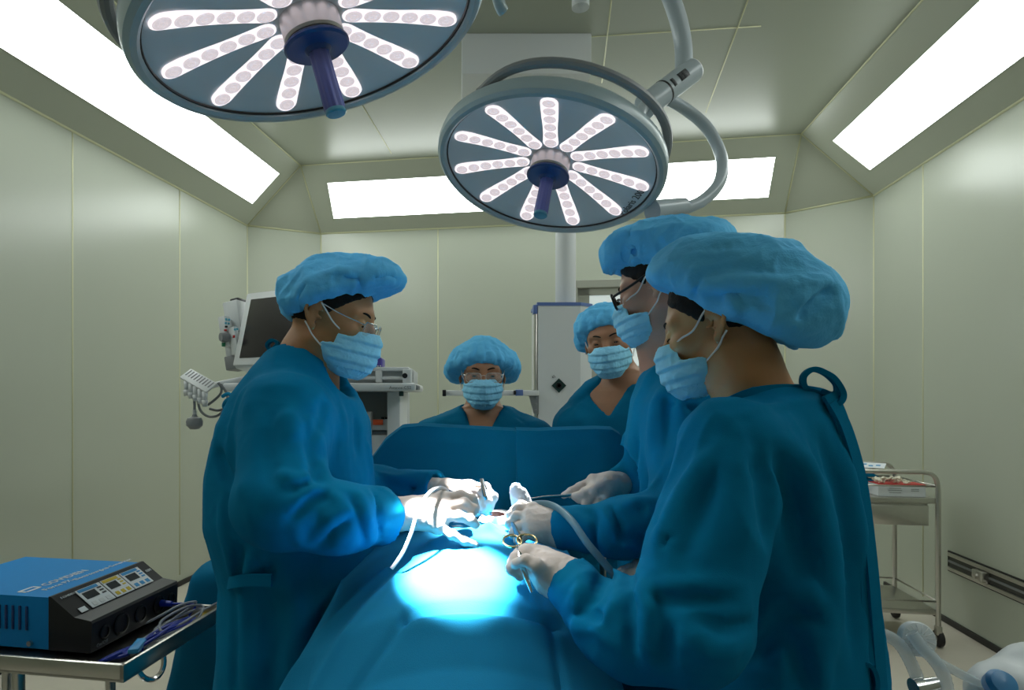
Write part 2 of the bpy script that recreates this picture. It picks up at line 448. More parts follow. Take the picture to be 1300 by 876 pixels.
slab('ceiling_cove_front', [R(UL, VN, ZW), R(UR, VN, ZW), R(CIR, CIF, ZC), R(CIL, CIF, ZC)], M['ceil'])
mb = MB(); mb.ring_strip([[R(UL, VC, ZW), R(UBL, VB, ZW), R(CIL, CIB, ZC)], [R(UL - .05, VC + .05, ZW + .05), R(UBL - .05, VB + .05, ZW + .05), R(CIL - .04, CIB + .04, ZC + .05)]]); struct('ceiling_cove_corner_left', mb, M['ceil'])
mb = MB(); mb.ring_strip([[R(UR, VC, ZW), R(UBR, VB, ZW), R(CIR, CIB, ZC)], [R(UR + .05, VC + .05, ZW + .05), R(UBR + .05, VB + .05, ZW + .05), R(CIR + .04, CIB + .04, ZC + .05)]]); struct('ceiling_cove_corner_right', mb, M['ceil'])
# sealant beads along the joints
tn = [0]
def seam(a, b, r=.006):
    tn[0] += 1
    o = MB().tube([a, b], r, 6).build('trim_%d' % tn[0], M['seam']); o['kind'] = 'structure'
def vseam(u, v, r=.006): seam(R(u, v, .08), R(u, v, ZW), r)
seam(R(UL, VN, ZW), R(UL, VC, ZW), .009); seam(R(UL, VC, ZW), R(UBL, VB, ZW), .009); seam(R(UBL, VB, ZW), R(UBR, VB, ZW), .009)
seam(R(UBR, VB, ZW), R(UR, VC, ZW), .009); seam(R(UR, VC, ZW), R(UR, VN, ZW), .009)
for a, b in ((R(UL, VC, ZW), R(CIL, CIB, ZC)), (R(UBL, VB, ZW), R(CIL, CIB, ZC)), (R(UR, VC, ZW), R(CIR, CIB, ZC)), (R(UBR, VB, ZW), R(CIR, CIB, ZC)),
             (R(CIL, CIF, ZC), R(CIL, CIB, ZC)), (R(CIR, CIF, ZC), R(CIR, CIB, ZC)), (R(CIL, CIB, ZC), R(CIR, CIB, ZC))): seam(a, b)
vseam(UL, VC); vseam(UBL, VB); vseam(UBR, VB); vseam(UR, VC)
def ray_plane(px, py, p, n):
    d = Vector(((px - CX) / F, 1, -(py - CY) / F)); o = Vector((0, 0, H))
    return o + d * ((Vector(p) - o).dot(n) / d.dot(n))
nL, nB = RM3 @ Vector((1, 0, 0)), RM3 @ Vector((0, 1, 0))
for px in (92, 228):
    p = ray_plane(px, 300, R(UL, 0, 0), nL); seam(V((p.x, p.y, .08)), V((p.x, p.y, ZW)), .005)
p = ray_plane(1172, 300, R(UR, 0, 0), nL); seam(V((p.x, p.y, .08)), V((p.x, p.y, ZW)), .005)
p = ray_plane(556, 300, R(0, VB, 0), nB); seam(V((p.x, p.y, .08)), V((p.x, p.y, ZW)), .005)
up = Vector((0, 0, 1))
for (x0, y0), (x1, y1) in (((896, 143), (972, -60)), ((764, 105), (783, -60)), ((497, 195), (455, 125)), ((660, 52), (966, 33))):
    seam(ray_plane(x0, y0, (0, 0, ZC), up), ray_plane(x1, y1, (0, 0, ZC), up), .004)
# black skirting gaps
for nm, u, s in (('baseboard_left', UL, 1), ('baseboard_right', UR, -1)):
    struct(nm, MB().box(R(u + s * .006, 1.4, .018), (.014, 7.2, .034), RM3), M['black'])
struct('baseboard_back', MB().box(R(-.2, VB - .006, .018), (4.0, .014, .034), RM3), M['black'])
# cove light panels: frame and glowing diffuser set in the sloping cove
def cove_plane(kind):
    if kind == 'left': p = R(UL, 0, ZW); n = (R(CIL, 0, ZC) - p).cross(nB)
    if kind == 'right': p = R(UR, 0, ZW); n = (R(CIR, 0, ZC) - p).cross(nB)
    if kind == 'back': p = R(0, VB, ZW); n = (R(0, CIB, ZC) - p).cross(nL)
    if kind == 'front': p = R(0, VN, ZW); n = (R(0, CIF, ZC) - p).cross(nL)
    n.normalize()
    if n.dot(R(0, 2, 1) - p) < 0: n = -n
    return p, n
def light_panel(quad, n, label, parts=1):
    c = sum(quad, Vector()) / 4
    root = empty('ceiling_light', c, label, 'light', 'long cove light panels')
    a, b, c2, d = quad
    for k in range(parts):
        t0, t1 = k / parts, (k + 1) / parts
        q = [a.lerp(b, t0), a.lerp(b, t1), d.lerp(c2, t1), d.lerp(c2, t0)]
        mb = MB(); mb.ring_strip([[p + n * .004 for p in q], [p - n * .012 for p in q]]); mb.build('diffuser', M['panel_light'], root, False)
    mb = MB(); m_ = .012
    cc = c
    outer = [p + (p - cc).normalized() * m_ for p in quad]
    for i in range(4):
        j = (i + 1) % 4
        mb.ring_strip([[quad[i], quad[j], outer[j], outer[i]], [quad[i] + n * .007, quad[j] + n * .007, outer[j] + n * .007, outer[i] + n * .007]])
    mb.build('frame', M['ceil'], root, False)
p, n = cove_plane('left'); x = [ray_plane(*q, p, n) for q in ((320, 258), (354, 220))]
dv = -nB
light_panel([x[0], x[0] + dv * 5.2, x[1] + dv * 5.2, x[1]], n, 'long glowing light panel in the sloping cove above the left wall', 4)
p, n = cove_plane('right'); x = [ray_plane(*q, p, n) for q in ((1105, 215), (1058, 178))]
light_panel([x[0], x[0] + dv * 5.2, x[1] + dv * 5.2, x[1]], n, 'long glowing light panel in the sloping cove above the right wall', 4)
p, n = cove_plane('back'); x = [ray_plane(*q, p, n) for q in ((424, 277), (975, 250), (984, 199), (416, 232))]
light_panel(x, n, 'wide glowing light panel in the cove above the back wall', 2)
# door in the back wall, mostly hidden by the people
def back(px, py): return ray_plane(px, py, R(0, VB, 0), nB)
x0, x1 = back(733, 400), back(905, 400)
u0, u1 = -x0.y * math.sin(TH) + x0.x * math.cos(TH), -x1.y * math.sin(TH) + x1.x * math.cos(TH)
zt = back(740, 357).z
door = empty('door_1', R((u0 + u1) / 2, VB - .03, 0), 'grey door with a bright window in the back wall', 'door'); door['kind'] = 'structure'
del door['category']
wdr = u1 - u0
mb = MB()
mb.box(R((u0 + u1) / 2, VB - .035, zt - .035), (wdr + .12, .07, .07), RM3, .006)
for u in (u0 - .03, u1 + .03): mb.box(R(u, VB - .035, zt / 2), (.06, .07, zt), RM3, .006)
mb.build('door_frame', M['doorgrey'], door, False)
zw = zt - .75
mb = MB(); mb.box(R((u0 + u1) / 2, VB - .02, zw / 2), (wdr, .04, zw), RM3, .004)
for u in (u0 + .05, u1 - .05): mb.box(R(u, VB - .02, (zw + zt - .07) / 2), (.1, .04, zt - .07 - zw), RM3)
mb.box(R((u0 + u1) / 2, VB - .02, zt - .1), (wdr, .04, .06), RM3)
mb.build('door_leaf', M['doorgrey'], door, False)
MB().box(R((u0 + u1) / 2, VB - .018, (zw + zt - .1) / 2), (wdr - .2, .012, zt - .13 - zw), RM3).build('window_pane', M['doorglass'], door, False)
MB().box(R((u0 + u1) / 2, VB - .05, zw - .12), (.02, .03, .18), RM3, .005).build('door_handle', M['steel'], door, False)
# bumper rail on the right wall
def rw(px, py): return ray_plane(px, py, R(UR, 0, 0), nL)
a = rw(1206, 712); zr = a.z; va = a.x * math.sin(TH) + a.y * math.cos(TH)
rail = empty('wall_rail', R(UR - .01, va, zr - .06), 'long metal equipment rail fixed low along the right wall', 'rail')
L = va - .2; vm = va - L / 2
mb = MB()
for dz in (-.042, .042): mb.box(R(UR - .008, vm, zr + dz), (.016, L, .022), RM3, .003)
mb.build('rail_edge', M['steel'], rail, False)
MB().box(R(UR - .003, vm, zr), (.006, L, .066), RM3).build('rail_groove', M['rail_dark'], rail, False)
mb = MB()
for dz in (-.057, .057): mb.box(R(UR - .004, vm, zr + dz), (.008, L, .008), RM3)
mb.box(R(UR - .004, va + .004, zr), (.008, .008, .122), RM3); mb.build('rail_gasket', M['black'], rail, False)
MB().box(R(UR - .006, vm, zr), (.01, L, .014), RM3, .002).build('rail_bar', M['grey'], rail, False)
b = rw(1253, 727); vb = b.x * math.sin(TH) + b.y * math.cos(TH)
mb = MB().box(R(UR - .025, vb, zr), (.05, .07, .06), RM3, .008).box(R(UR - .02, vb + .06, zr), (.03, .03, .05), RM3, .006).cyl(R(UR - .05, vb, zr), R(UR - .065, vb, zr), .014)
mb.build('rail_clamp', M['steel'], rail)
# ------------------------------------------------------------------ surgical lamps
def lamp(C, n, phase_px, rear_px, label, aim, watts, spread, spill):
    C = Vector(C); n = Vector(n).normalized()
    root = empty('surgical_lamp', C, label, 'surgical lamp', 'ceiling mounted surgical lamps')
    d = ray_plane(*phase_px, C, n) - C
    Mx = zframe(C, n, d)
    ro, ri = .31, .284
    mb = MB(); mb.lathe([(ri, .004), (ri, .012), (.290, .017), (.300, .016), (.308, .008), (ro, -.006), (.308, -.022), (.298, -.034), (.24, -.052), (.15, -.070), (.06, -.078), (.001, -.080)], Mx, 96, False)
    mb.build('lamp_ring', M['lampring'], root)
    dish = lambda r: .005 - .034 * max(0, 1 - (r / ri) ** 2)
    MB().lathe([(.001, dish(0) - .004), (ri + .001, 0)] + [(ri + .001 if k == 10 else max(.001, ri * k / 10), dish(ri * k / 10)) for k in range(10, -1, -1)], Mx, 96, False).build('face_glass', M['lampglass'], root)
    MB().lathe([(ri - .004, .005), (ri - .003, .008), (ri + .001, .008), (ri + .002, .005)], Mx, 96, False).build('glass_gasket', M['black'], root)
    for k in range(11):
        a = 2 * PI * k / 11
        Mk = Mx @ Matrix.Rotation(a, 4, 'Z')
        r0, r1, w0, w1 = .060, .272, .020, .0215
        rings = []
        for i in range(25):
            x = r0 + (r1 - r0) * (.5 - .5 * math.cos(PI * i / 24)); w = w0 + (w1 - w0) * i / 24
            e = min(x - r0, r1 - x); hw = max(.0006, w if e > w else math.sqrt(max(0, w * w - (w - e) ** 2)))
            z = dish(x); rings.append([Mk @ Vector(p) for p in ((x, -hw, z - .001), (x, hw, z - .001), (x, hw, z + .003), (x, hw * .9, z + .0042), (x, -hw * .9, z + .0042), (x, -hw, z + .003))])
        mb = MB(); mb.ring_strip(rings); pet = mb.build('led_petal', M['led'], root, True, 60)
        for i in range(6):
            Ml = Mk @ Matrix.Translation((.080 + i * .0344, 0, dish(.080 + i * .0344) + .0050)) @ Matrix.Rotation(math.atan(-.068 * (.080 + i * .0344) / ri ** 2), 4, 'Y')
            MB().lathe([(.0001, .0012), (.0040, .0016), (.0046, .0004), (.0074, .0003), (.0080, .0014), (.0108, .0005), (.0128, .0006), (.0146, .0014), (.0158, .0006), (.0158, -.0004)], Ml, 18, False).build('lens', M['lens'], pet)
    Mh_ = Mx @ Matrix.Translation((0, 0, -.030)) @ Matrix.Diagonal((1, 1, .85, 1))
    MB().lathe([(.052, -.006), (.053, .002), (.053, .045), (.050, .050), (.001, .050)], Mh_, 40, False).build('hub', M['brushed'], root)
    MB().lathe([(.049, .050), (.049, .056)], Mh_, 40).build('hub_gasket', M['black'], root)
    MB().lathe([(.054, .056), (.058, .060), (.058, .064), (.054, .068), (.035, .0665), (.024, .070), (.019, .078), (.001, .08)], Mh_, 40, False).build('handle_flange', M['navy'], root)
    seg = 40; rings = []
    for z, r in ((.074, .017), (.082, .0165), (.13, .0165), (.19, .0175), (.196, .017)):
        rings.append([Mh_ @ Vector(((r + (.0016 if k % 4 < 2 else 0)) * math.cos(2 * PI * k / seg), (r + (.0016 if k % 4 < 2 else 0)) * math.sin(2 * PI * k / seg), z)) for k in range(seg)])
    mb = MB(); mb.ring_strip(rings); mb.build('handle', M['handle'], root, True, 60)
    MB().lathe([(.0178, .196), (.0185, .198), (.0185, .203), (.016, .206), (.001, .207)], Mh_, 30).build('handle_cap', M['teal_tip'], root)
    # raised grip rail behind part of the ring
    dr = ray_plane(*rear_px, C, n) - C; Mr = zframe(C, n, dr)
    pts = []
    for t in range(-62, 63, 4):
        a = math.radians(t); e = max(0, 1 - (t / 60) ** 4)
        pts.append(Mr @ Vector(((.292 + .022 * e) * math.cos(a), (.292 + .022 * e) * math.sin(a), -.03 - .028 * e)))
    MB().tube(pts, .012, 10).build('grip_rail', M['darkgrey' if False else 'grey'], root)
    ld = bpy.data.lights.new('lamp_beam', 'SPOT'); lo = bpy.data.objects.new('lamp_beam', ld); COL.objects.link(lo)
    ld.energy = watts; ld.color = (1, .97, .95); ld.spot_size = math.radians(spread); ld.spot_blend = .5; ld.shadow_soft_size = .018
    lo.location = n * .24; lo.parent = root
    dd = (Vector(aim) - (C + n * .24)).normalized(); lo.rotation_euler = dd.to_track_quat('-Z', 'Y').to_euler()
    ls = bpy.data.lights.new('lamp_spill', 'SPOT'); so = bpy.data.objects.new('lamp_spill', ls); COL.objects.link(so)
    ls.energy = spill; ls.color = (1, .98, .96); ls.spot_size = math.radians(58); ls.spot_blend = 1; ls.shadow_soft_size = .12
    so.location = n * .24; so.parent = root; so.rotation_euler = ((Vector(aim) + V((.02, -.16, 0)) - (C + n * .24)).normalized()).to_track_quat('-Z', 'Y').to_euler()
    return root, Mx
L1C, L1N = (-.257, 1.103, 2.007), (.271, .055, -.961)
L2C, L2N = (.243, 1.715, 1.990), (-.202, -.241, -.949)
lampA, MA = lamp(L1C, L1N, (200, 95), (150, 0), 'larger looking round LED surgical lamp cut off by the top edge of the picture', (-.008, 1.092, 1.06), SPOT_A, 15.6, 11)
lampB, MBx = lamp(L2C, L2N, (697, 135), (775, 120), 'round LED surgical lamp above the right-hand doctor, shown whole with its curved yoke', (.050, 1.315, 1.10), SPOT_B, 15.5, 6)
# lettering on the glass of the whole lamp, following its lower right rim
p0 = ray_plane(793, 272, L2C, L2N) + Vector(L2N) * .004; p1 = ray_plane(818, 243, L2C, L2N) + Vector(L2N) * .004
Mt = frame(p0, p1 - p0, Vector(L2N)); text('lettering', 'Polaris 200', .030, Mt, M['print_dark'], lampB)
# yoke, joint and suspension arm of the whole lamp
MB().tube(spline([W(838, 122, 1.90), W(868, 137, 1.93), W(898, 163, 1.93), W(916, 200, 1.91), W(913, 232, 1.87), W(890, 256, 1.84), W(858, 268, 1.80)], 8), .0175, 14).build('yoke', M['lamparm'], lampB)
a, b = W(876, 92, 1.92), W(818, 136, 1.86)
ax = (b - a).normalized()
MB().cyl(a - ax * .012, b, .036, .036, 28).build('swivel_joint', M['lamparm'], lampB)
Mj = zframe(a - ax * .015, -ax); MB().lathe([(.036, -.003), (.034, .003), (.028, .0045), (.001, .005)], Mj, 28).build('joint_cap', M['white'], lampB)
MB().cyl(a.lerp(b, .58), a.lerp(b, .61), .0367).build('joint_groove', M['darkgrey'], lampB)
mid = a.lerp(b, .40); nrm = (V((0, 0, H)) - mid); nrm = (nrm - ax * nrm.dot(ax)).normalized()
Ml = frame(mid + nrm * .0362, -ax, nrm)
side = nrm.cross(ax)
mb = MB()
for k, (o, w_, h_) in enumerate(((-.028, .030, .012), (-.012, .016, .010), (.022, .012, .008))):
    c = mid + ax * o
    for t in range(-4, 1):
        an = t * .14 + .1
        mb.box(c + (nrm * math.cos(an) + side * math.sin(an)) * .0364, (w_, .0055, .001), frame((0, 0, 0), ax, nrm * math.cos(an) + side * math.sin(an)).to_3x3())
mb.build('joint_label', M['print_dark'], lampB)
MB().cyl(W(868, 262, 1.815), W(828, 268, 1.755), .024, .03).build('yoke_bracket', M['lamparm'], lampB)
MB().cyl(W(820, 132, 1.86), W(800, 165, 1.80), .016, .02).build('rear_bracket', M['lamparm'], lampB)
MB().tube(spline([W(868, 88, 1.92), W(867, 55, 1.93), W(858, 15, 1.92), W(838, -30, 1.9), W(800, -75, 1.88), W(745, -105, 1.86), W(735, -112, 1.86)], 8), .026, 16).build('suspension_arm', M['lamparm'], lampB)
top = W(735, -112, 1.86); MB().cyl(top - up * .06, Vector((top.x, top.y, ZC)), .035).build('ceiling_post', M['lamparm'], lampB)
t2 = W(737, 10, 2.02); mb = MB(); mb.cyl(t2, t2 + up * .2, .028).cyl(t2 + up * .16, top + up * .1, .024); mb.build('second_arm_joint', M['white'], lampB)
# yoke of the near lamp
MB().tube(spline([W(640, 16, 1.28), W(634, 4, 1.27), W(620, -40, 1.25), W(570, -110, 1.2), W(480, -160, 1.16), W(400, -150, 1.14)], 8), [.004, .006] + [.012] * 39, 12).build('yoke', M['lampring'], lampA)
pa = W(400, -150, 1.14); MB().cyl(pa, Vector((pa.x, pa.y, ZC)), .035).build('ceiling_post', M['lamparm'], lampA)
MB().cyl(Vector(L1C) - Vector(L1N) * .07, pa, .03, .03).build('rear_bracket', M['lamparm'], lampA)

# ------------------------------------------------------------------ ceiling pendant with its supply column
pend = empty('supply_pendant', W(712, 384, 3.55), 'tall white medical supply column hanging on a pole from a ceiling box', 'supply column')
yb = 3.41
bl, br = W(586, 48, yb), W(751, 33, yb)
wx = br - bl; wx.z = 0; wid = wx.length; ex = wx.normalized(); ey = Vector((-ex.y, ex.x, 0)); Rb = Matrix((ex, ey, up)).transposed()
cb = (bl + br) / 2; cb.z = ZC - .11
MB().box(cb + ey * .35, (wid, .7, .22), Rb, .006).build('ceiling_box', M['white'], pend, True)
pc = W(718, 300, 3.62)
MB().cyl(Vector((pc.x, pc.y, 1.87)), Vector((pc.x, pc.y, ZC - .2)), .058, .058, 32).build('pole', M['white'], pend)
fl, fr = W(683, 400, 3.5), W(737, 400, 3.5)
def colx(x0, x1, d0): return None
zt_, zb_ = W(0, 388, 3.5).z, .55
poly = [(fl.x, 3.5), (fr.x, 3.5), (fr.x + .075, 3.56), (fr.x + .075, 3.80), (fl.x, 3.80)]
mb = MB(); mb.ring_strip([[Vector((x, y, zb_)) for x, y in poly], [Vector((x, y, zt_)) for x, y in poly]]); mb.build('column_body', M['white'], pend, False)
cxm = sum(q[0] for q in poly) / 5; cym = sum(q[1] for q in poly) / 5
po = [(cxm + (x - cxm) * 1.03, cym + (y - cym) * 1.03) for x, y in poly]
mb = MB(); mb.ring_strip([[Vector((x, y, zt_)) for x, y in po], [Vector((x, y, zt_ + .018)) for x, y in po]]); mb.build('blue_top_trim', M['bluetrim'], pend, False)
MB().box((fl.x - .012, 3.53, (zt_ + zb_) / 2), (.014, .05, zt_ - zb_ - .05), None, .003).build('edge_rail', M['steel'], pend)
MB().box((fl.x - .014, 3.525, zt_ - .02), (.022, .055, .05), None, .003).build('rail_cap', M['bluetrim'], pend)
ra, rb = W(563, 499, 3.45), W(683, 499, 3.5)
MB().box((ra + rb) / 2, (rb.x - ra.x, .025, .03), None, .004).build('rail_arm', M['white'], pend)
MB().box(W(659, 498.5, 3.44), (.042, .032, .034), None, .004).build('rail_clip', M['bluetrim'], pend)
MB().box(W(564, 499, 3.44), (.02, .034, .036), None, .004).cyl(W(652, 498.5, 3.43), W(655, 498.5, 3.43), .012).build('rail_end', M['darkgrey'], pend)
q = [W(671, 499, 3.49), W(684, 499, 3.49), W(684, 526, 3.49), W(678, 525, 3.49)]
mb = MB(); mb.ring_strip([q, [p + V((0, .03, 0)) for p in q]]); 
for yy in (505, 513, 521): mb.cyl(W(680.5, yy, 3.49), W(680.5, yy, 3.483), .006, .005, 10)
mb.build('rail_bracket', M['grey'], pend, False)
mo = frame(W(709.5, 489.5, 3.497), (1, 0, 0), (0, -1, 0))
mb = MB().prism([(.0, .040), (-.040, 0), (0, -.040), (.040, 0)], mo, .006); mb.build('gas_outlet', M['darkgreen'], pend, False)
MB().lathe([(.018, .006), (.017, .010), (.010, .010), (.009, .006)], mo, 20).build('outlet_socket', M['black'], pend)
text('outlet_text', '4S', .022, mo @ Matrix.Translation((-.034, .036, .001)) @ Matrix.Rotation(.6, 4, 'Z'), M['print_dark'], pend)

# ------------------------------------------------------------------ anaesthesia machine
YM = 2.9
an = empty('anaesthesia_machine', V((-.62, 3.1, 0)), 'white anaesthesia machine with a dark monitor behind the left surgeon', 'anaesthesia machine')
mo_o = W(295, 467, 2.95)
mw, mh = .44, .375
ez_ = up * math.cos(.24) + V((.5, .866, 0)) * math.sin(.24)
Mm = frame(mo_o, (.866, -.5, 0), ez_)
def mpt(x, y, z): return Mm @ Vector((x, y, z))
mR = Mm.to_3x3()
MB().box(mpt(mw / 2, .055, mh / 2), (mw, .10, mh), mR, .014, 3).build('monitor_case', M['white'], an)
MB().box(mpt(mw / 2, -.004, mh / 2), (mw - .016, .012, mh - .016), mR, .008).build('monitor_bezel', M['white'], an)
MB().box(mpt(mw / 2 + .006, -.010, mh / 2), (mw - .085, .006, mh - .085), mR, .002).build('screen', M['screen'], an)
MB().cyl(mpt(mw / 2, .10, mh * .4), V((-.80, 3.2, 1.42)), .03).build('monitor_arm', M['offwhite'], an)
mQ = frame((0, 0, 0), (.93, -.25, .18), (-.1, .05, 1)).to_3x3()
def mod(x0, y0, x1, y1, d, m, name, Y=3.0, bev=.006, par=None):
    w, h = (x1 - x0) * Y / F, (y1 - y0) * Y / F
    return MB().box(W((x0 + x1) / 2, (y0 + y1) / 2, Y), (w, d, h), mQ if w > .03 else None, bev).build(name, m, par or an)
mod(293, 384, 314, 424, .12, M['white'], 'gas_module', 3.10)
mod(297, 380, 309, 385, .08, M['darkgrey'], 'module_latch', 3.12)
mod(291, 408, 306, 460, .10, M['offwhite'], 'module_rack', 3.08)
mod(292, 452, 310, 470, .10, M['grey'], 'module_foot', 3.06)
t1 = mod(293, 415, 303, 451, .03, M['white'], 'plug_in_module', 2.98)
for a_, b_, c_, d_, m in ((297, 417, 299.5, 419.5, 'cyan'), (300, 416.5, 302.5, 419, 'cyan'), (295.5, 425.5, 298.5, 429, 'red')): mod(a_, b_, c_, d_, .006, M[m], 'button', 2.965, .001, t1)
t3 = mod(282, 402, 292.5, 441, .05, M['white'], 'side_module', 3.0)
for a_, b_, c_, d_, m in ((286, 404, 288.5, 407, 'cyan'), (289.5, 404.5, 292, 407.5, 'cyan'), (285.5, 409, 288, 411.5, 'cyan'), (289, 409.5, 291.5, 412, 'cyan'), (285.5, 413.5, 289, 416, 'black'), (284.5, 418, 288, 420.5, 'red'), (281.5, 435, 286, 440, 'green')):
    mod(a_, b_, c_, d_, .008, M[m], 'button', 2.966, .002, t3)
MB().cyl(W(289, 428, 2.975), W(280, 428, 2.95), .024, .020).build('side_knob', M['grey'], an)
# post that carries the monitor
MB().cyl(V((-.80, 3.2, .95)), V((-.80, 3.2, 1.46)), .03).build('monitor_post', M['offwhite'], an)
# body: base, back column, recess, worktop, upper console
x0, x1 = -1.02, W(508, 540, YM).x
zt1, zt0 = W(0, 487, YM).z, W(0, 497, YM).z
def bx(name, xa, xb, ya, yb_, za, zb, m, bev=.006, par=None):
    return MB().box(((xa + xb) / 2, (ya + yb_) / 2, (za + zb) / 2), (abs(xb - xa), abs(yb_ - ya), abs(zb - za)), None, bev).build(name, m, par or an)
bx('back_wall', x0, x1, 3.28, 3.45, .12, zt0, M['offwhite'])
bx('side_post', x1 - .06, x1, YM, 3.3, .12, zt0, M['white'])
bx('side_post', x0, x0 + .06, YM, 3.3, .12, zt0, M['white'])
bx('lower_body', x0 + .06, x1 - .06, YM + .02, 3.3, .12, W(0, 553, YM).z, M['offwhite'])
bx('shelf', x0 + .06, x1 - .06, YM + .06, 3.3, W(0, 553, YM).z, W(0, 548, YM).z, M['grey'], .003)
for zz in (.35, .62): bx('drawer', x0 + .08, x1 - .08, YM, YM + .04, zz - .11, zz + .11, M['white'])
wt = bx('worktop', x0 - .03, W(530, 490, YM).x, YM - .12, 3.35, zt0, zt1, M['white'], .012)
bx('worktop_corner', W(523, 490, YM).x, W(533, 490, YM).x, YM - .10, YM + .02, zt0 + .006, zt1 - .008, M['grey'], .006)
bx('worktop_knob', W(509, 500, YM).x, W(514.5, 500, YM).x, YM - .1, YM - .07, zt0 - .022, zt0, M['darkgreen'], .004)
text('lettering', 'Avance CS2', .020, frame(W(494, 494, YM - .1215), (1, 0, 0), (0, -1, 0)), M['grey'], an)
z2 = W(0, 468, YM).z
bx('console', W(440, 480, YM).x, W(523, 480, YM).x, YM, 3.3, zt1, z2, M['offwhite'], .008)
bx('console_rail', W(440, 480, YM).x, W(512, 480, YM).x, YM - .03, YM, W(0, 482, YM).z, W(0, 478, YM).z, M['white'], .003)
bx('console_top', W(436, 480, YM).x, W(520, 480, YM).x, YM - .03, 3.3, z2 - .012, z2 + .006, M['white'], .004)
bx('console_end', W(512, 480, YM).x, W(523, 480, YM).x, YM - .04, YM + .1, zt1, z2 - .004, M['white'], .006)
bx('console_slider', W(478, 480, YM).x, W(486, 480, YM).x, YM - .04, YM - .005, W(0, 486, YM).z, W(0, 471, YM).z, M['white'], .004)
MB().cyl(W(514, 477, YM - .03), W(514, 477, YM - .05), .012).build('console_knob', M['darkgrey'], an)
bx('bottle_tray', W(470, 545, YM).x, W(496, 545, YM).x, YM + .04, YM + .2, W(0, 547, YM).z, W(0, 533, YM).z, M['offwhite'], .004)
bx('white_canister', W(462, 545, YM).x, W(470, 545, YM).x, YM + .02, YM + .1, W(0, 553, YM).z, W(0, 523, YM).z, M['white'], .006)
bx('warning_label', W(472, 537, YM).x, W(485, 537, YM).x, YM + .033, YM + .04, W(0, 540, YM).z, W(0, 533, YM).z, M['orange'], .001)
for px in (471.5, 486, 491): MB().cyl(W(px, 533, YM + .1), W(px, 529.5, YM + .1), .008).build('tray_plug', M['darkgrey'], an)
mb = MB()
for xx in (x0 + .1, x1 - .1):
    for yy in (YM + .1, 3.35): mb.lathe([(.055, -.02), (.06, -.01), (.06, .01), (.055, .02)], frame((xx, yy, .06), (0, 1, 0), (1, 0, 0)), 20)
mb.build('caster', M['rubber'], an)
pv = empty('patient_monitor', W(472, 466, YM + .12), 'small purple monitoring unit on top of the anaesthesia console', 'monitor')
cpu = W(472, 461, YM + .12); c = V((cpu.x, cpu.y, z2 + .006 + .026))
MB().box(c, (.115, .12, .050), None, .012, 3).build('case', M['purple'], pv)
MB().box(c + V((-.012, -.061, .006)), (.07, .004, .026), None, .002).build('display', M['screen'], pv)
mb = MB()
for k in range(4): mb.cyl(c + V((.015 + k * .011, -.058, -.017)), c + V((.015 + k * .011, -.064, -.017)), .0035, .003, 8)
mb.build('button', M['print_white'], pv)
# circuit arm with a comb shaped hose holder
arm = empty('hose_holder_arm', W(300, 482, 2.85), 'white comb shaped hose holder on an arm sticking out behind the left surgeon', 'hose holder')
MB().tube([W(335, 476, 2.95), W(300, 483, 2.86), W(262, 491, 2.78)], .013, 12).build('arm_tube', M['white'], arm)
h0, h1 = W(230, 478, 2.66), W(264, 497, 2.60)
Mh = frame(h0, h1 - h0, (.05, -.75, .66)); hl = (h1 - h0).length
MB().box(Mh @ V((hl / 2, .022, 0)), (hl, .062, .010), Mh.to_3x3(), .004).build('holder_plate', M['white'], arm)
mb = MB()
for k in range(9): mb.box(Mh @ V((.014 + k * (hl - .028) / 8, .030, .005)), (.006, .034, .003), Mh.to_3x3(), .001)
mb.build('comb_slot', M['grey'], arm)
for k in range(5):
    c = Mh @ V((.035 + k * (hl - .04) / 4.4, -.004, -.006))
    MB().cyl(c, c - up * .045, .012, .009, 10).cyl(c - up * .036, c - up * .062, .014, .010, 10).build('hose_clip', M['white'], arm)
for pts in ([(246, 505), (247, 515), (246.5, 524)], [(251, 508), (255, 522), (266, 529), (279, 526), (290, 512)], [(264, 514), (272, 508), (280, 500), (281, 492), (277, 486)], [(266, 519), (278, 521), (288, 515), (288, 500), (280, 488)]):
    tag(MB().tube(spline([W(x, y, 2.66) for x, y in pts], 6), .0055, 8).build('sensor_cable', M['grey']), 'thin dark cable looping below the comb shaped hose holder', 'cable', 'cables hanging from the hose holder')
bb = empty('sensor_bulb', W(247, 535, 2.66), 'grey rounded plug hanging on a cable below the hose holder', 'plug')
MB().lathe([(.002, -.034), (.018, -.032), (.032, -.018), (.034, 0), (.028, .014), (.012, .020), (.008, .03), (.007, .045)], Matrix.Translation(W(247, 535, 2.66)), 14).build('bulb', M['grey'], bb)
MB().cyl(W(247, 527, 2.66), W(247, 520, 2.66), .008).build('collar', M['offwhite'], bb)
bow = MB().tube(spline([W(283, 503, 2.64), W(290, 500, 2.6), W(296, 505, 2.6), W(288, 508, 2.62), W(284, 516, 2.64), W(290, 522, 2.62)], 6), .008, 8).build('teal_strap', M['drape'])
tag(bow, 'short teal cloth strap knotted on the arm beside the left surgeon', 'strap')

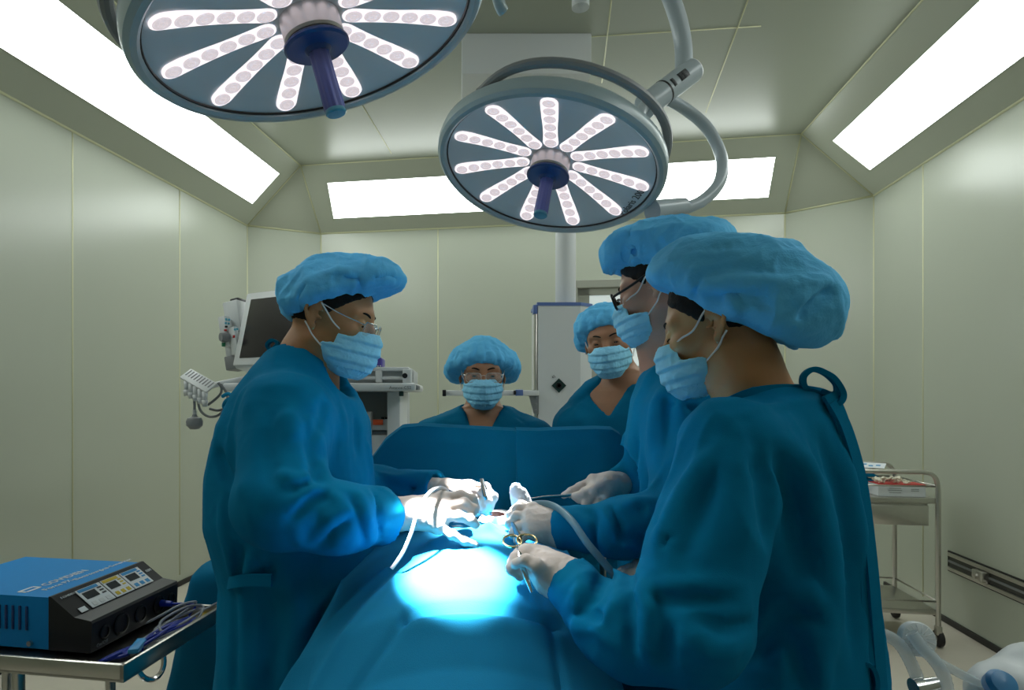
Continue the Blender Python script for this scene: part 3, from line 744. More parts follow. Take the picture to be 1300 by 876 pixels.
# ------------------------------------------------------------------ electrosurgical unit on its steel tray trolley
C0 = W(157, 845, 1.302)
e1 = Vector((.17, .985, 0)).normalized(); e2 = Vector((-e1.y, e1.x, 0))
TRZ = C0.z - .030                       # tray floor
def T(a, b, z): return C0 + e1 * a + e2 * b + Vector((0, 0, z - C0.z))
TR = Matrix((e1, e2, up)).transposed()
LA, LB = .385, .66
tr = empty('instrument_trolley', T(LA / 2, LB / 2, 0), 'low stainless steel tray trolley carrying the blue unit', 'trolley')
mb = MB()
mb.box(T(LA / 2, LB / 2, TRZ - .003), (LA, LB, .006), TR)
for a, b, sa, sb in ((.006, LB / 2, .012, LB), (LA - .006, LB / 2, .012, LB), (LA / 2, .006, LA, .012), (LA / 2, LB - .006, LA, .012)):
    mb.box(T(a, b, C0.z - .018), (sa, sb, .036), TR, .003)
mb.build('tray', M['steel'], tr)
for a, b in ((.05, .30), (.05, LB - .04), (LA - .05, .30), (LA - .05, LB - .04)):
    lg = MB().cyl(T(a, b, C0.z - .03), T(a, b, .08), .0125).build('leg', M['steel'], tr)
    MB().lathe([(.03, -.01), (.035, -.006), (.035, .006), (.03, .01)], frame(T(a, b, .036), e1, e2), 20).build('caster', M['rubber'], lg)
MB().box(T(LA / 2, .30 + (LB - .34) / 2, .22), (LA - .1, LB - .34, .012), TR, .003).build('lower_shelf', M['steel'], tr)
hp = [T(.06 + .042 * (1 - math.cos(t)), .012 - .014 * math.sin(t), C0.z - .034 - .036 * math.sin(t)) for t in [PI * k / 14 for k in range(15)]]
MB().tube(hp, .006, 8).build('handle', M['chrome'], tr)
# unit: its front looks along -e2, its left side along -e1
UA0, UB0, UW, UD, UH = .085, .198, .308, .42, .118
fs = 6e-4
un = empty('electrosurgical_generator', T(UA0 + UW / 2, UB0 + UD / 2, TRZ), 'blue electrosurgical generator with a black sloping control panel on the steel tray', 'generator')
z0 = TRZ + .012
# body profile in (b, z): the blue cover
def prof(poly, a0, a1, name, m, bev=0):
    mb = MB(); mb.ring_strip([[T(a0, b, z) for b, z in poly], [T(a1, b, z) for b, z in poly]]); return mb.build(name, m, un, False)
zf = z0 + UH
prof([(UB0 + .055, z0), (UB0 + UD, z0), (UB0 + UD, zf), (UB0 + .058, zf)], UA0, UA0 + UW, 'cover', M['esu_blue'])
fas = [(UB0 - .052, z0), (UB0 + .056, z0), (UB0 + .056, zf + .003), (UB0 + .050, zf + .003), (UB0 - .010, zf - .040), (UB0 - .052, zf - .046), (UB0 - .055, zf - .052)]
prof(fas, UA0 - .003, UA0 + UW + .003, 'front_fascia', M['darkgrey'])
p0, p1 = Vector((UB0 + .047, zf + .002)), Vector((UB0 - .010, zf - .039))
sl = (p1 - p0).length
def SP(a, s, out=0):
    """a point on the sloping panel: a across from the near end, s down the slope"""
    q = p0.lerp(p1, s); nrm2 = Vector((-(p0.y - p1.y), p0.x - p1.x)).normalized()
    return T(a, q.x + nrm2.x * out, q.y + nrm2.y * out)
def sbox(name, a, s, w, h, m, th=.0012, par=None):
    x = e1; y = (SP(0, 0) - SP(0, 1)).normalized(); Rr = Matrix((x, y, x.cross(y))).transposed()
    if x.cross(y).dot(-e2 + up) < 0: pass
    return MB().box(SP(a, s, .0004 + th / 2 + (0 if par is None else .0008)), (w, h, th), Rr).build(name, m, par or un, False)
A = lambda t: UA0 + UW * t
def panel(t0, t1, bar, disp):
    w = (t1 - t0) * UW
    pn = sbox('control_panel', A((t0 + t1) / 2), .55, w - .004, sl * .86, M['print_white'])
    sbox('header_bar', A((t0 + t1) / 2 - .01), .20, w * .75, sl * .12, bar, par=pn)
    sbox('display', A(t0 + (t1 - t0) * .38), .46, w * .50, sl * .30, M['lcd'], par=pn)
    for k in range(3): sbox('indicator', A(t0 + (t1 - t0) * .82), .32 + k * .13, w * .16, sl * .06, M['print_dark'] if disp == 0 else bar, par=pn)
    for k in range(3): sbox('button', A(t0 + (t1 - t0) * (.22 + .28 * k)), .84, w * .17, sl * .16, (M['white'] if disp == 0 else bar), par=pn)
panel(.17, .43, M['print_blue'], 0); panel(.43, .65, M['yellow'], 1); panel(.65, .89, M['print_blue'], 2)
sbox('power_button', A(.10), .88, .020, sl * .2, M['print_white'])
def slope_text(s, a, sv, size, m, name='lettering'):
    y = (SP(0, 0) - SP(0, 1)).normalized(); x = e1
    text(name, s, size, Matrix.Translation(SP(a, sv, .0012)) @ Matrix((x, y, x.cross(y))).transposed().to_4x4(), m, un)
slope_text('E COVIDIEN', A(.035), .20, .0075, M['print_white'])
slope_text('REM', A(.915), .5, .011, M['print_white'])
def top_text(s, a, b, size, m, name='lettering'):
    text(name, s, size, Matrix.Translation(T(a, b, zf + .0008)) @ Matrix((e1, e2, up)).transposed().to_4x4(), m, un)
top_text('COVIDIEN', A(.24), UB0 + .135, .030, M['print_white'])
top_text('Force FX', A(.14), UB0 + .105, .022, M['print_white'])
top_text('Electrosurgical Generator', A(.42), UB0 + .100, .0195, M['print_white'])
mb = MB()
for a, b, w, h in ((.10, .140, .024, .008), (.10, .160, .024, .008), (.07, .150, .008, .028), (.155, .140, .024, .008), (.155, .160, .024, .008), (.185, .150, .008, .028)):
    mb.box(T(A(0) + a * UW * 2.2 * .5, UB0 + b, zf + .0006), (w * .8, h * .8, .0008), TR)
mb.build('logo', M['print_white'], un, False)
mb = MB()
for k in range(7): mb.box(T(UA0 - .0012, UB0 + .115 + k * .018, z0 + .068), (.003, .006, .055), TR, .001)
mb.build('vent_slot', M['navy'], un)
MB().cyl(T(UA0, UB0 + .105, z0 + .012), T(UA0 - .006, UB0 + .105, z0 + .012), .006).build('screw', M['steel'], un)
Mf = frame(T(A(.20), UB0 - .056, z0 + .034), e1, -e2)
for k, (t, r) in enumerate(((.12, .015), (.30, .026), (.52, .022), (.75, .022), (.92, .014))):
    MB().lathe([(r, -.002), (r, .002), (r * .8, .003), (r * .75, 0)], frame(T(A(t), UB0 - .0545, z0 + .034), e1, -e2), 24).build('socket', M['black'], un)
text('lettering', 'On/Off', .012, frame(T(A(.03), UB0 - .0565, z0 + .008), e1, -e2), M['grey'], un)
mb = MB()
for a in (.04, UW - .04):
    for b in (.0, UD - .05): mb.cyl(T(UA0 + a, UB0 + b, TRZ), T(UA0 + a, UB0 + b, z0 + .002), .012)
mb.build('foot', M['rubber'], un)
# cables on the tray in front of the unit
zc = TRZ + .006
def tray_cable(name, pts, r, m, label, grp=None):
    return tag(MB().tube(spline([T(a, b, TRZ + z) for a, b, z in pts], 8), r, 8).build(name, m), label, 'cable', grp)
tray_cable('power_cord', [(.23, .115, .03), (.22, .06, .06), (.27, .05, .065), (.34, .055, .05), (.36, .08, .03), (.30, .095, .014), (.22, .09, .012), (.16, .085, .012), (.12, .075, .010), (.20, .05, .012), (.30, .035, .014), (.36, .045, .03), (.33, .07, .04), (.24, .08, .035), (.21, .06, .02), (.26, .045, .02), (.36, .03, .03), (.40, -.005, .036), (.42, -.06, -.01), (.44, -.12, -.04)], .0032, M['cable_grey'], 'long grey cable coiled on the tray and leading off towards the surgeon')
tray_cable('grey_lead', [(.14, .05, .006), (.22, .035, .012), (.30, .025, .02), (.345, .04, .03), (.35, .075, .02), (.30, .10, .012), (.24, .10, .012), (.18, .06, .010), (.10, .06, .006)], .003, M['cable_grey'], 'shorter grey lead lying in a loop beside the blue cables on the tray')
for k in range(6):
    o = k * .006
    tray_cable('blue_lead', [(.05 + o, .105 - o * .5, .006), (.10, .095 - o, .010), (.16 + o, .07 - o * .6, .014 + .003 * (k % 3)), (.24 + o, .045 + o * .6, .016 + .004 * (k % 2)), (.31 + o * .4, .035 + o, .012), (.33, .055 + o * .5, .010), (.29 - o, .075 + o * .3, .010 + .003 * (k % 2)), (.20 - o, .085, .010), (.13, .055 + o * .4, .008)], .0036, M['cable_blue'], 'dark blue lead in the tangled bundle on the steel tray', 'blue leads bundled on the tray')
pl = empty('blue_plug', T(.30, .105, TRZ), 'blue cable plug pushed into the front of the generator', 'plug')
MB().cyl(T(.325, UB0 - .055, z0 + .034), T(.325, UB0 - .085, z0 + .034), .009, .007).build('plug_body', M['cable_blue'], pl)
MB().tube(spline([T(.325, UB0 - .085, z0 + .034), T(.33, UB0 - .12, z0 + .035), T(.36, UB0 - .13, z0 + .02), T(.345, UB0 - .12, TRZ + .01)], 6), .003, 8).build('plug_cord', M['cable_blue'], pl)
bp = empty('patient_plate_plug', T(.12, .08, TRZ), 'flat bright blue connector lying among the cables on the tray', 'connector')
MB().box(T(.13, .065, TRZ + .016), (.07, .024, .012), TR @ Matrix.Rotation(.35, 3, 'Z'), .004).build('connector_body', M['print_blue'], bp)
MB().cyl(T(.095, .078, TRZ + .014), T(.06, .10, TRZ + .006), .004).build('connector_cord', M['cable_blue'], bp)
tag(MB().box(T(.35, .045, TRZ + .006), (.05, .03, .012), TR @ Matrix.Rotation(.2, 3, 'Z'), .003).build('foil_wrapper', M['yellow']), 'small yellowish wrapper under the cables on the tray', 'wrapper')

# ------------------------------------------------------------------ stainless trolley by the right wall
K = ray_plane(1191, 778, (0, 0, .19), up)                 # near right corner of the lower shelf
ku = K.x * math.cos(TH) - K.y * math.sin(TH); kv = K.x * math.sin(TH) + K.y * math.cos(TH)
tw, td = .62, .46
st = empty('steel_trolley', R(ku - tw / 2, kv + td / 2, 0), 'two tier stainless steel trolley on casters by the right wall', 'trolley')
def ks(a, b, z): return R(ku - a, kv + b, z)
for b in (0, td):
    mb = MB(); pts = [ks(0, b, .10)] + spline([ks(0, b, .80), ks(.004, b, .90), ks(.03, b, .945), ks(.08, b, .958)], 5) + spline([ks(tw - .08, b, .958), ks(tw - .03, b, .945), ks(tw - .004, b, .90), ks(tw, b, .80)], 5) + [ks(tw, b, .10)]
    mb.tube(pts, .0125, 12); mb.build('leg_frame', M['steel'], st)
for nm, z, t in (('top_shelf', .800, .03), ('lower_shelf', .19, .03)):
    MB().box(ks(tw / 2, td / 2, z), (tw - .02, td, t), RM3, .004).build(nm, M['steel'], st)
for zz in (.880, .25):
    mb = MB()
    for b in (0, td): mb.cyl(ks(0, b, zz), ks(tw, b, zz), .005, .005, 8)
    for a in (0, tw): mb.cyl(ks(a, 0, zz), ks(a, td, zz), .005, .005, 8)
    mb.build('guard_rail', M['steel'], st)
dr = MB().box(ks(.20, .02 + td / 2, .720), (.34, td - .04, .125), RM3, .004).build('drawer', M['steel'], st)
MB().box(ks(.20, -.004, .720), (.30, .006, .11), RM3, .002).build('drawer_front', M['steel'], dr)
MB().box(ks(.46, .02 + td / 2, .720), (.26, td - .06, .125), RM3, .004).build('drawer', M['grey'], st)
for a in (0, tw):
    for b in (0, td):
        cs = MB().box(ks(a, b, .095), (.03, .034, .05), RM3, .006).build('caster_fork', M['steel'], st)
        MB().lathe([(.036, -.014), (.044, -.011), (.046, 0), (.044, .011), (.036, .014)], frame(ks(a - .008, b + .01, .047), nB, nL), 26).build('caster_wheel', M['rubber'], cs)
        MB().lathe([(.016, -.017), (.018, -.0165), (.018, .0165), (.016, .017)], frame(ks(a - .008, b + .01, .047), nB, nL), 20).build('caster_hub', M['chrome'], cs)
zs = .816
gb = empty('glove_box', ks(.16, .10, zs), 'white and red carton of gloves on the steel trolley', 'box')
MB().box(ks(.165, .09, zs + .033), (.24, .12, .066), RM3, .002).build('carton', M['print_white'], gb, False)
mb = MB().box(ks(.165, .029, zs + .063), (.241, .003, .006), RM3).box(ks(.165, .09, zs + .067), (.241, .121, .003), RM3); mb.build('carton_band', M['red'], gb, False)
mb = MB()
for k in range(3): mb.box(ks(.20 - .0, .0285, zs + .022 + k * .012), (.06 + .01 * (k % 2), .001, .0025), RM3)
for k in range(2): mb.box(ks(.10, .0285, zs + .032 + k * .010), (.04, .001, .0025), RM3)
mb.build('carton_print', M['grey'], gb, False)
rg = random.Random(4)
for k in range(9):
    c = ks(.13 + .018 * k, .07 + rg.uniform(-.02, .03), zs + .074 + rg.uniform(0, .014) + .010 * math.sin(k / 8 * PI))
    pts = spline([c + Vector((rg.uniform(-.02, .02), rg.uniform(-.015, .015), rg.uniform(-.008, .012))) for _ in range(5)], 5)
    tag(MB().tube(pts, [.008 + .003 * math.sin(i * 1.3) for i in range(len(pts))], 8, True, .7).build('folded_glove', M['latex_pile']), 'cream latex glove crumpled in the pile on the glove carton', 'glove', 'loose gloves heaped on the carton')
zz_ = zs
for k in range(3):
    def cl(u, v, k=k):
        a = .21 + .36 * u; b = .19 + .22 * v
        return ks(a, b, zs + .012 + k * .040 + .036 * (1 - abs(2 * u - 1) ** 6) * (1 - abs(2 * v - 1) ** 6) + .003 * math.sin(9 * u + k) * math.sin(7 * v))
    mb = MB().grid(cl, 16, 12); o = mb.build('folded_cloth', M['drape_dark'])
    sm = o.modifiers.new('s', 'SOLIDIFY'); sm.thickness = .008
    tag(o, 'dark teal cloth folded in the stack under the papers on the steel trolley', 'cloth', 'folded cloths on the steel trolley')
for k, (a, b, rot, m) in enumerate(((.30, .26, .3, 'paper'), (.25, .28, -.5, 'paper'))):
    pp = empty('printed_paper', ks(a, b, zs + .137 + k * .008), ('printed sheet lying lowest on the cloth stack of the steel trolley', 'printed sheet lying askew on top on the steel trolley')[k], 'paper')
    Rr = RM3 @ Matrix.Rotation(rot, 3, 'Z') @ Matrix.Rotation(.05 + .06 * k, 3, 'X')
    MB().box(ks(a, b, zs + .140 + k * .009), (.21, .15, .0012), Rr).build('sheet', M['paper'], pp, False)
    mb = MB()
    for q in range(5): mb.box(ks(a, b, zs + .1412 + k * .009) + Rr @ V((-.07 + .035 * q, .02 * ((q % 3) - 1), 0)), (.022, .03, .0008), Rr)
    mb.build('print', M['print_blue'], pp, False)
tag(MB().box(ks(.12, .38, zs + .03), (.14, .12, .01), RM3 @ Matrix.Rotation(.35, 3, 'X'), .003).build('clipboard', M['black']), 'black clipboard lying behind the glove carton on the steel trolley', 'clipboard')

# ------------------------------------------------------------------ draped stand behind the left surgeon
def draped(Pt):
    x, y, z = Pt
    cx_, cy_ = -.505, 2.02
    fl_ = np.clip((.84 - z) / .4, 0, 1)
    ax_, ay_ = .30 + .055 * fl_, .22 + .05 * fl_
    ang = np.arctan2(y - cy_, x - cx_)
    q = (np.abs((x - cx_) / ax_) ** 6 + np.abs((y - cy_) / ay_) ** 6 + 1e-9) ** (1 / 6)
    d = (q - 1) * .25 - .012 * fl_ * np.sin(ang * 9 + 1)
    d = smax(d, z - .875 - .03 * np.clip((x + .7) / .2, -1, 1), .05)
    return np.maximum(d, .47 - z + .06 * np.sin(ang * 3 + .5))
ds = empty('draped_stand', V((-.56, 2.02, 0)), 'small stand under a dark teal drape behind the left surgeon', 'stand')
sdf_obj('drape_cover', draped, (-1.05, 1.65, .36), (-.1, 2.4, .95), .011, M['drape_dark'], ds, lambda v, n: .004 * crumple(v, 7, 3))
for a in (-.75, -.37):
    for b in (1.9, 2.14): MB().cyl(V((a, b, 0)), V((a, b, .7)), .012).build('leg', M['steel'], ds)

# ------------------------------------------------------------------ breathing hoses and a pillow on a side table, lower right
stt = empty('side_table', V((.98, 1.33, 0)), 'small side table below the clear hoses at the lower right', 'table')
zt_s = .645
MB().box(V((1.02, 1.25, zt_s - .012)), (.54, .30, .024), None, .006).build('table_top', M['white'], stt)
for a in (.79, 1.25):
    for b in (1.13, 1.37): MB().cyl(V((a, b, 0)), V((a, b, zt_s - .02)), .014).build('leg', M['steel'], stt)
def hose(pts, label, r=.0125):
    P_ = spline([W(x, y, Y) for x, y, Y in pts], 10)
    rr = [r * (1 + .06 * (i % 2)) for i in range(len(P_))]
    return tag(MB().tube(P_, rr, 14, False).build('breathing_hose', M['tube']), label, 'hose')
hose([(1108, 808, 1.34), (1122, 806, 1.34), (1142, 818, 1.34), (1158, 845, 1.34), (1166, 872, 1.34), (1168, 930, 1.34)], 'clear breathing hose arching out from beside the gown of the nearest nurse')
hose([(1157, 803, 1.33), (1170, 822, 1.32), (1186, 838, 1.31), (1198, 858, 1.30), (1206, 900, 1.30), (1207, 938, 1.30)], 'clear breathing hose leading down from the round clear filter')
hose([(1182, 835, 1.33), (1205, 848, 1.34), (1230, 861, 1.35), (1256, 874, 1.36), (1280, 893, 1.37)], 'thin clear hose slanting towards the white pillow', .0095)
fd = empty('breathing_filter', W(1164, 811, 1.35), 'round translucent filter disc at the end of a clear hose', 'filter')
Mfd = zframe(W(1164, 811, 1.35), V((-.15, -1, .35)))
MB().lathe([(.001, -.012), (.030, -.012), (.036, -.006), (.036, .004), (.032, .010), (.020, .013), (.001, .014)], Mfd, 32, False).build('filter_disc', mat('milky_plastic', (.74, .78, .80, 1), .35, alpha=.8), fd)
mb = MB()
for k in range(16):
    a = 2 * PI * k / 16; mb.cyl(Mfd @ V((.012 * math.cos(a), .012 * math.sin(a), .0140)), Mfd @ V((.030 * math.cos(a), .030 * math.sin(a), .0115)), .0008, .0008, 5)
mb.build('filter_rib', M['loop'], fd)
MB().cyl(W(1172, 872, 1.31), W(1190, 868, 1.31), .016, .014).cyl(W(1160, 874, 1.31), W(1172, 872, 1.31), .02).build('hose_coupling', M['chrome'], fd)
pil = empty('white_pad', W(1290, 875, 1.32), 'white padded cushion with a blue knob in the lower right corner', 'cushion')
cc = W(1302, 886, 1.36)
sdf_obj('cushion', lambda Pt: smin(ell(Pt, cc, (.11, .10, .075)), ell(Pt, cc + V((.06, .03, .02)), (.08, .08, .085)), .03), cc - V((.2, .2, .2)), cc + V((.25, .2, .2)), .008, M['white'], pil, lambda v, n: .003 * crumple(v, 14, 8))
MB().lathe([(.026, -.02), (.028, 0), (.022, .010), (.001, .014)], zframe(W(1272, 868, 1.24), V((-.1, -.7, .6))), 24).build('knob', mat('sky_blue_plastic', (.05, .24, .50, 1), .35), pil)
# ------------------------------------------------------------------ operating table, patient drape, screen drape
ot = empty('operating_table', V((.02, .8, 0)), 'operating table carrying the covered patient, hidden by the blue drape', 'operating table')
MB().box(V((.02, .86, .80)), (.46, 1.46, .06), None, .02).build('mattress', M['black'], ot)
MB().box(V((.02, .86, .745)), (.44, 1.4, .04), None, .01).build('table_top', M['steel'], ot)
MB().box(V((.02, 1.0, .40)), (.22, .34, .65), None, .02).build('column', M['steel'], ot)
MB().box(V((.02, 1.0, .045)), (.46, .85, .09), None, .03).build('base', M['steel'], ot)
ztop_y = [0.05, .60, .86, .93, .975, 1.005, 1.06, 1.12, 1.20, 1.28, 1.36, 1.46, 1.64]
ztop_z = [.92, .925, .940, .972, 1.012, 1.040, 1.066, 1.080, 1.094, 1.103, 1.104, 1.09, 1.07]
def sstep(a, b, x):
    t = min(1, max(0, (x - a) / (b - a))); return t * t * (3 - 2 * t)
def drape_z(x, y):
    z = float(np.interp(y, ztop_y, ztop_z))
    xc = .015; d = x - xc
    z -= .055 * (d / .20) ** 2 * (1 if abs(d) < .2 else 1)
    return z
def drape_pt(u, v):
    """u runs across the cloth from the left hem over the top to the right hem, v from foot to head"""
    y = .06 + 1.58 * v
    s = -1 + 2 * u                       # -1 .. 1
    wtop = .215 + .02 * math.sin(3 * v)
    a = abs(s); sg = 1 if s > 0 else -1
    if a < .5:
        x = .0 + sg * wtop * (a / .5); z = drape_z(x, y)
    else:
        t = (a - .5) / .5
        x0 = sg * wtop; z0 = drape_z(x0, y)
        near = sstep(1.35, .85, y) if sg < 0 else sstep(1.30, 1.02, y)
        spread = (.20 if sg < 0 else .045) * near
        k = 1 - math.exp(-3.2 * t)
        x = x0 + sg * (spread * k + .035 * math.sin(t * 1.5))
        z = z0 - .62 * t ** 1.15
        fold = math.sin(y * 21 + 7 * t * (1 if sg < 0 else .4) + (0 if sg < 0 else 2)) + .5 * math.sin(y * 37 + 3 + 9 * t)
        x += sg * .018 * fold * min(1, t * 2.4)
        y += .01 * math.sin(t * 5 + y * 9)
    # soft bedding of the cloth over the body, and the ridge where the second sheet is tucked under
    z += .004 * math.sin(9 * x + 4 * y) * math.sin(13 * y + 2)
    if a < .9:
        for (xa, ya), (xb, yb), w, am in (((-.11, 1.10), (-.235, .95), .010, .008), ((-.135, 1.14), (-.27, 1.0), .012, .009), ((-.08, 1.005), (-.19, .90), .009, -.009), ((-.09, 1.004), (.16, 1.004), .008, -.009), ((-.08, .985), (.15, .985), .012, .005), ((.145, 1.0), (.155, .86), .008, -.008), ((-.05, 1.19), (.06, 1.28), .016, .010), ((.06, 1.28), (.115, 1.20), .012, .006)):
            lx, ly = xb - xa, yb - ya; l2 = lx * lx + ly * ly
            q = min(1, max(0, ((x - xa) * lx + (y - ya) * ly) / l2)); dx, dy = x - xa - q * lx, y - ya - q * ly
            z += am * math.exp(-(dx * dx + dy * dy) / w ** 2)
    return Vector((x, y, z))
o = MB().grid(drape_pt, 220, 260).build('patient_drape', M['drape'])
sm = o.modifiers.new('thickness', 'SOLIDIFY'); sm.thickness = .003; sm.offset = -1
tag(o, 'broad blue drape covering the patient, brightly lit in the middle', 'drape')
# opening with the incision
wc = V((.078, 1.385, drape_z(.078, 1.385) + .006))
wd_ = empty('incision_site', wc, 'narrow dark red incision between white swabs in the lit drape', 'incision')
def wnd(u, v):
    a = 2 * PI * u; r = .001 + v
    return wc + V((.022 * r * math.cos(a), .030 * r * math.sin(a), .012 - .020 * (1 - min(1, v) ** 4)))
MB().grid(wnd, 32, 6).build('wound_cavity', M['wound'], wd_)
def lips(u, v):
    a = 2 * PI * u; r = 1 + .55 * v
    return wc + V((.022 * (1 + .8 * v) * math.cos(a), .030 * (1 + .25 * v) * math.sin(a), .012 + (.004 + .004 * math.sin(a)) * math.sin(PI * v) - .016 * v))
MB().grid(lips, 32, 6).build('wound_edge', M['paper'], wd_)
def swab(name, c, sx, sy, rot, label, th=.006, tilt=0):
    Rz = Matrix.Rotation(rot, 3, 'Z') @ Matrix.Rotation(tilt, 3, 'X')
    def g(u, v):
        x, y = (u - .5) * sx, (v - .5) * sy
        return Vector(c) + Rz @ V((x, y, .004 * math.sin(u * 7 + rot) * math.sin(v * 6 + 1) + .003 * math.sin(11 * u + 5 * v)))
    o = MB().grid(g, 18, 14).build(name, M['paper']); sm = o.modifiers.new('t', 'SOLIDIFY'); sm.thickness = th
    return tag(o, label, 'swab')
swab('gauze_swab', wc + V((-.055, -.055, -.002)), .085, .05, .2, 'white gauze swab lying on the near left side of the incision')
swab('gauze_swab', wc + V((.055, -.03, .002)), .06, .05, -.5, 'white gauze swab lying on the near right side of the incision')
swab('gauze_swab', wc + V((.01, .062, .006)), .12, .05, .05, 'white gauze swab lying behind the incision')
# folded gauze held upright beside the right-hand doctor's glove
gz = [W(664, 652, 1.335), W(662, 640, 1.335), W(657, 626, 1.335), W(655, 620, 1.335)]
def gau(Pt):
    return smin(chain(Pt, gz, [.017, .0195, .0165, .012]), cone(Pt, W(669, 645, 1.335), W(662, 626, 1.335), .012, .010), .008)
lo = np.minimum.reduce([np.array(p) for p in gz]) - .04; hi = np.maximum.reduce([np.array(p) for p in gz]) + .04
tag(sdf_obj('gauze_roll', gau, lo, hi, .0025, M['paper'], None, lambda v, n: .0015 * crumple(v, 60, 2)), 'thick white gauze roll standing upright by the incision', 'gauze')

# screen drape hung over a bar between the surgeons and the anaesthetists
YS = 1.72
sx = [-.36, -.30, -.245, -.20, -.155, -.10, .0, .15, .21, .26, .36, .405, .43, .455, .48]
sz = [1.02, 1.10, 1.20, 1.262, 1.296, 1.300, 1.294, 1.286, 1.284, 1.287, 1.290, 1.288, 1.272, 1.22, 1.06]
def screen_fn(x0, x1, dy, lift):
    def g(u, v):
        x = x0 + (x1 - x0) * u
        zt = float(np.interp(x, sx, sz)) + lift
        y = YS + dy + .006 * math.sin(11 * x + 1) + .0025 * math.sin(31 * x)
        L_ = [(YS + .10, zt - .30), (YS + .045, zt - .05), (YS + .022, zt - .006), (YS, zt), (YS - .022, zt - .008), (YS - .03, zt - .05), (YS - .045, 1.06), (YS - .05, 1.0)]
        t = v * (len(L_) - 1); i = min(int(t), len(L_) - 2); f = t - i
        yy = L_[i][0] + (L_[i + 1][0] - L_[i][0]) * f; zz = L_[i][1] + (L_[i + 1][1] - L_[i][1]) * f
        hang = max(0, min(1, (zt - zz) / .1))
        yy += (y - YS) * (1 if v > .4 else .3) + dy * 0 + hang * .010 * math.sin(x * 16 + zz * 3) + hang * .004 * math.sin(x * 40 - zz * 9)
        if x < -.2: yy -= hang * .05 * (-.2 - x) / .16
        return Vector((x, yy, zz))
    return g
sd = empty('screen_drape', V((.06, YS, .9)), 'upright teal drape screen hung between the surgeons and the two staff behind', 'drape')
for nm, a, b, dy, lf in (('left_sheet', -.36, .165, 0, 0), ('right_sheet', .150, .48, -.016, .003)):
    o = MB().grid(screen_fn(a, b, dy, lf), 70, 56).build('sheet', M['drape_dark'], sd); sm = o.modifiers.new('t', 'SOLIDIFY'); sm.thickness = .004
bar = MB().tube([V((-.16, YS, .80)), V((-.16, YS, 1.25)), V((-.13, YS, 1.274)), V((.36, YS, 1.266)), V((.39, YS, 1.25)), V((.39, YS, .80))], .009, 10).build('support_bar', M['steel'], sd)
# ------------------------------------------------------------------ people
class Head:
    def __init__(s, c, fwd, pitch=0, roll=0, sc=.96):
        s.c = Vector(c); s.s = sc
        f0 = Vector((fwd[0], fwd[1], 0)).normalized(); s.f0 = f0; s.r0 = f0.cross(up)
        p = math.radians(pitch); f = f0 * math.cos(p) - up * math.sin(p); u = up * math.cos(p) + f0 * math.sin(p); r = f.cross(u)
        q = math.radians(roll); s.r = r * math.cos(q) + u * math.sin(q); s.u = u * math.cos(q) - r * math.sin(q); s.f = f
        s.u0 = up * math.cos(q) - s.r0 * math.sin(q); s.r0 = s.r0 * math.cos(q) + up * math.sin(q)
    def Q(s, P):
        x, y, z = [q / s.s for q in local(P, s.c, s.r, s.f, s.u)]
        return x, y, np.where(z < 0, z / .89, z)          # a shortish lower face
    def Q0(s, P): return local(P, s.c, s.r0, s.f0, s.u0)
    def pt(s, x, y, z):
        z = z * .89 if z < 0 else z
        return s.c + (s.r * x + s.f * y + s.u * z) * s.s
    def pt0(s, x, y, z): return s.c + s.r0 * x + s.f0 * y + s.u0 * z
def face(Q, eyes=True):
    x, y, z = Q; ax = np.abs(x); q = (ax, y, z)
    d = ell(q, (0, -.012, .035), (.073, .094, .078))
    d = smin(d, ell(q, (0, .028, -.030), (.060, .060, .085)), .03)
    d = smin(d, cone(q, (.050, -.004, -.056), (.014, .066, -.102), .016, .017), .025)
    d = smin(d, ell(q, (0, .074, -.103), (.020, .018, .018)), .02)
    d = smin(d, sph(q, (.041, .058, -.020), .022), .02)
    d = smin(d, cone(q, (0, .081, .025), (.045, .064, .022), .010, .010), .016)
    d = smax(d, -sph(q, (.032, .099, .001), .0165), .012)
    d = smin(d, cone(q, (0, .085, .012), (0, .104, -.027), .007, .0115), .012)
    d = smin(d, sph(q, (.012, .094, -.032), .0085), .008)
    d = smin(d, ell(q, (0, .086, -.064), (.022, .010, .010)), .01)
    d = smin(d, sph(q, (.031, .0735, .001), .0138), .004)
    if eyes: d = smax(d, -ell(q, (.031, .092, -.0005), (.0125, .013, .0034)), .0015)
    e = ell(q, (.078, -.012, .002), (.0042, .0125, .026))
    hx = [(.0755, .004, .010), (.0765, .001, .024), (.0795, -.012, .0315), (.0845, -.024, .023), (.0855, -.027, .006), (.0820, -.021, -.012), (.0780, -.011, -.027)]
    e = smin(e, chain(q, hx, [.0028, .0034, .0036, .0038, .0038, .0036, .004]), .004)
    e = smin(e, ell(q, (.0770, -.007, -.029), (.0045, .007, .009)), .004)
    e = smax(e, -ell(q, (.0835, -.006, -.002), (.0065, .0085, .013)), .003)
    e = smin(e, sph(q, (.0755, .0035, -.006), .0045), .004)
    return smin(d, e, .006)
def cranium(Q):
    x, y, z = Q; ax = np.abs(x)
    return smin(ell((ax, y, z), (0, -.012, .035), (.073, .094, .078)), ell((ax, y, z), (0, .028, -.030), (.060, .060, .085)), .03)
def mask_form(Q):
    x, y, z = Q; ax = np.abs(x); q = (ax, y, z)
    d = smin(ell(q, (0, .040, -.052), (.0675, .064, .066)), ell(q, (0, .082, -.042), (.031, .039, .052)), .032)
    d = smin(d, ell(q, (0, .070, -.095), (.036, .040, .036)), .03)
    return smin(d, cone(q, (.050, -.004, -.056), (.014, .066, -.102), .0205, .0205), .022)
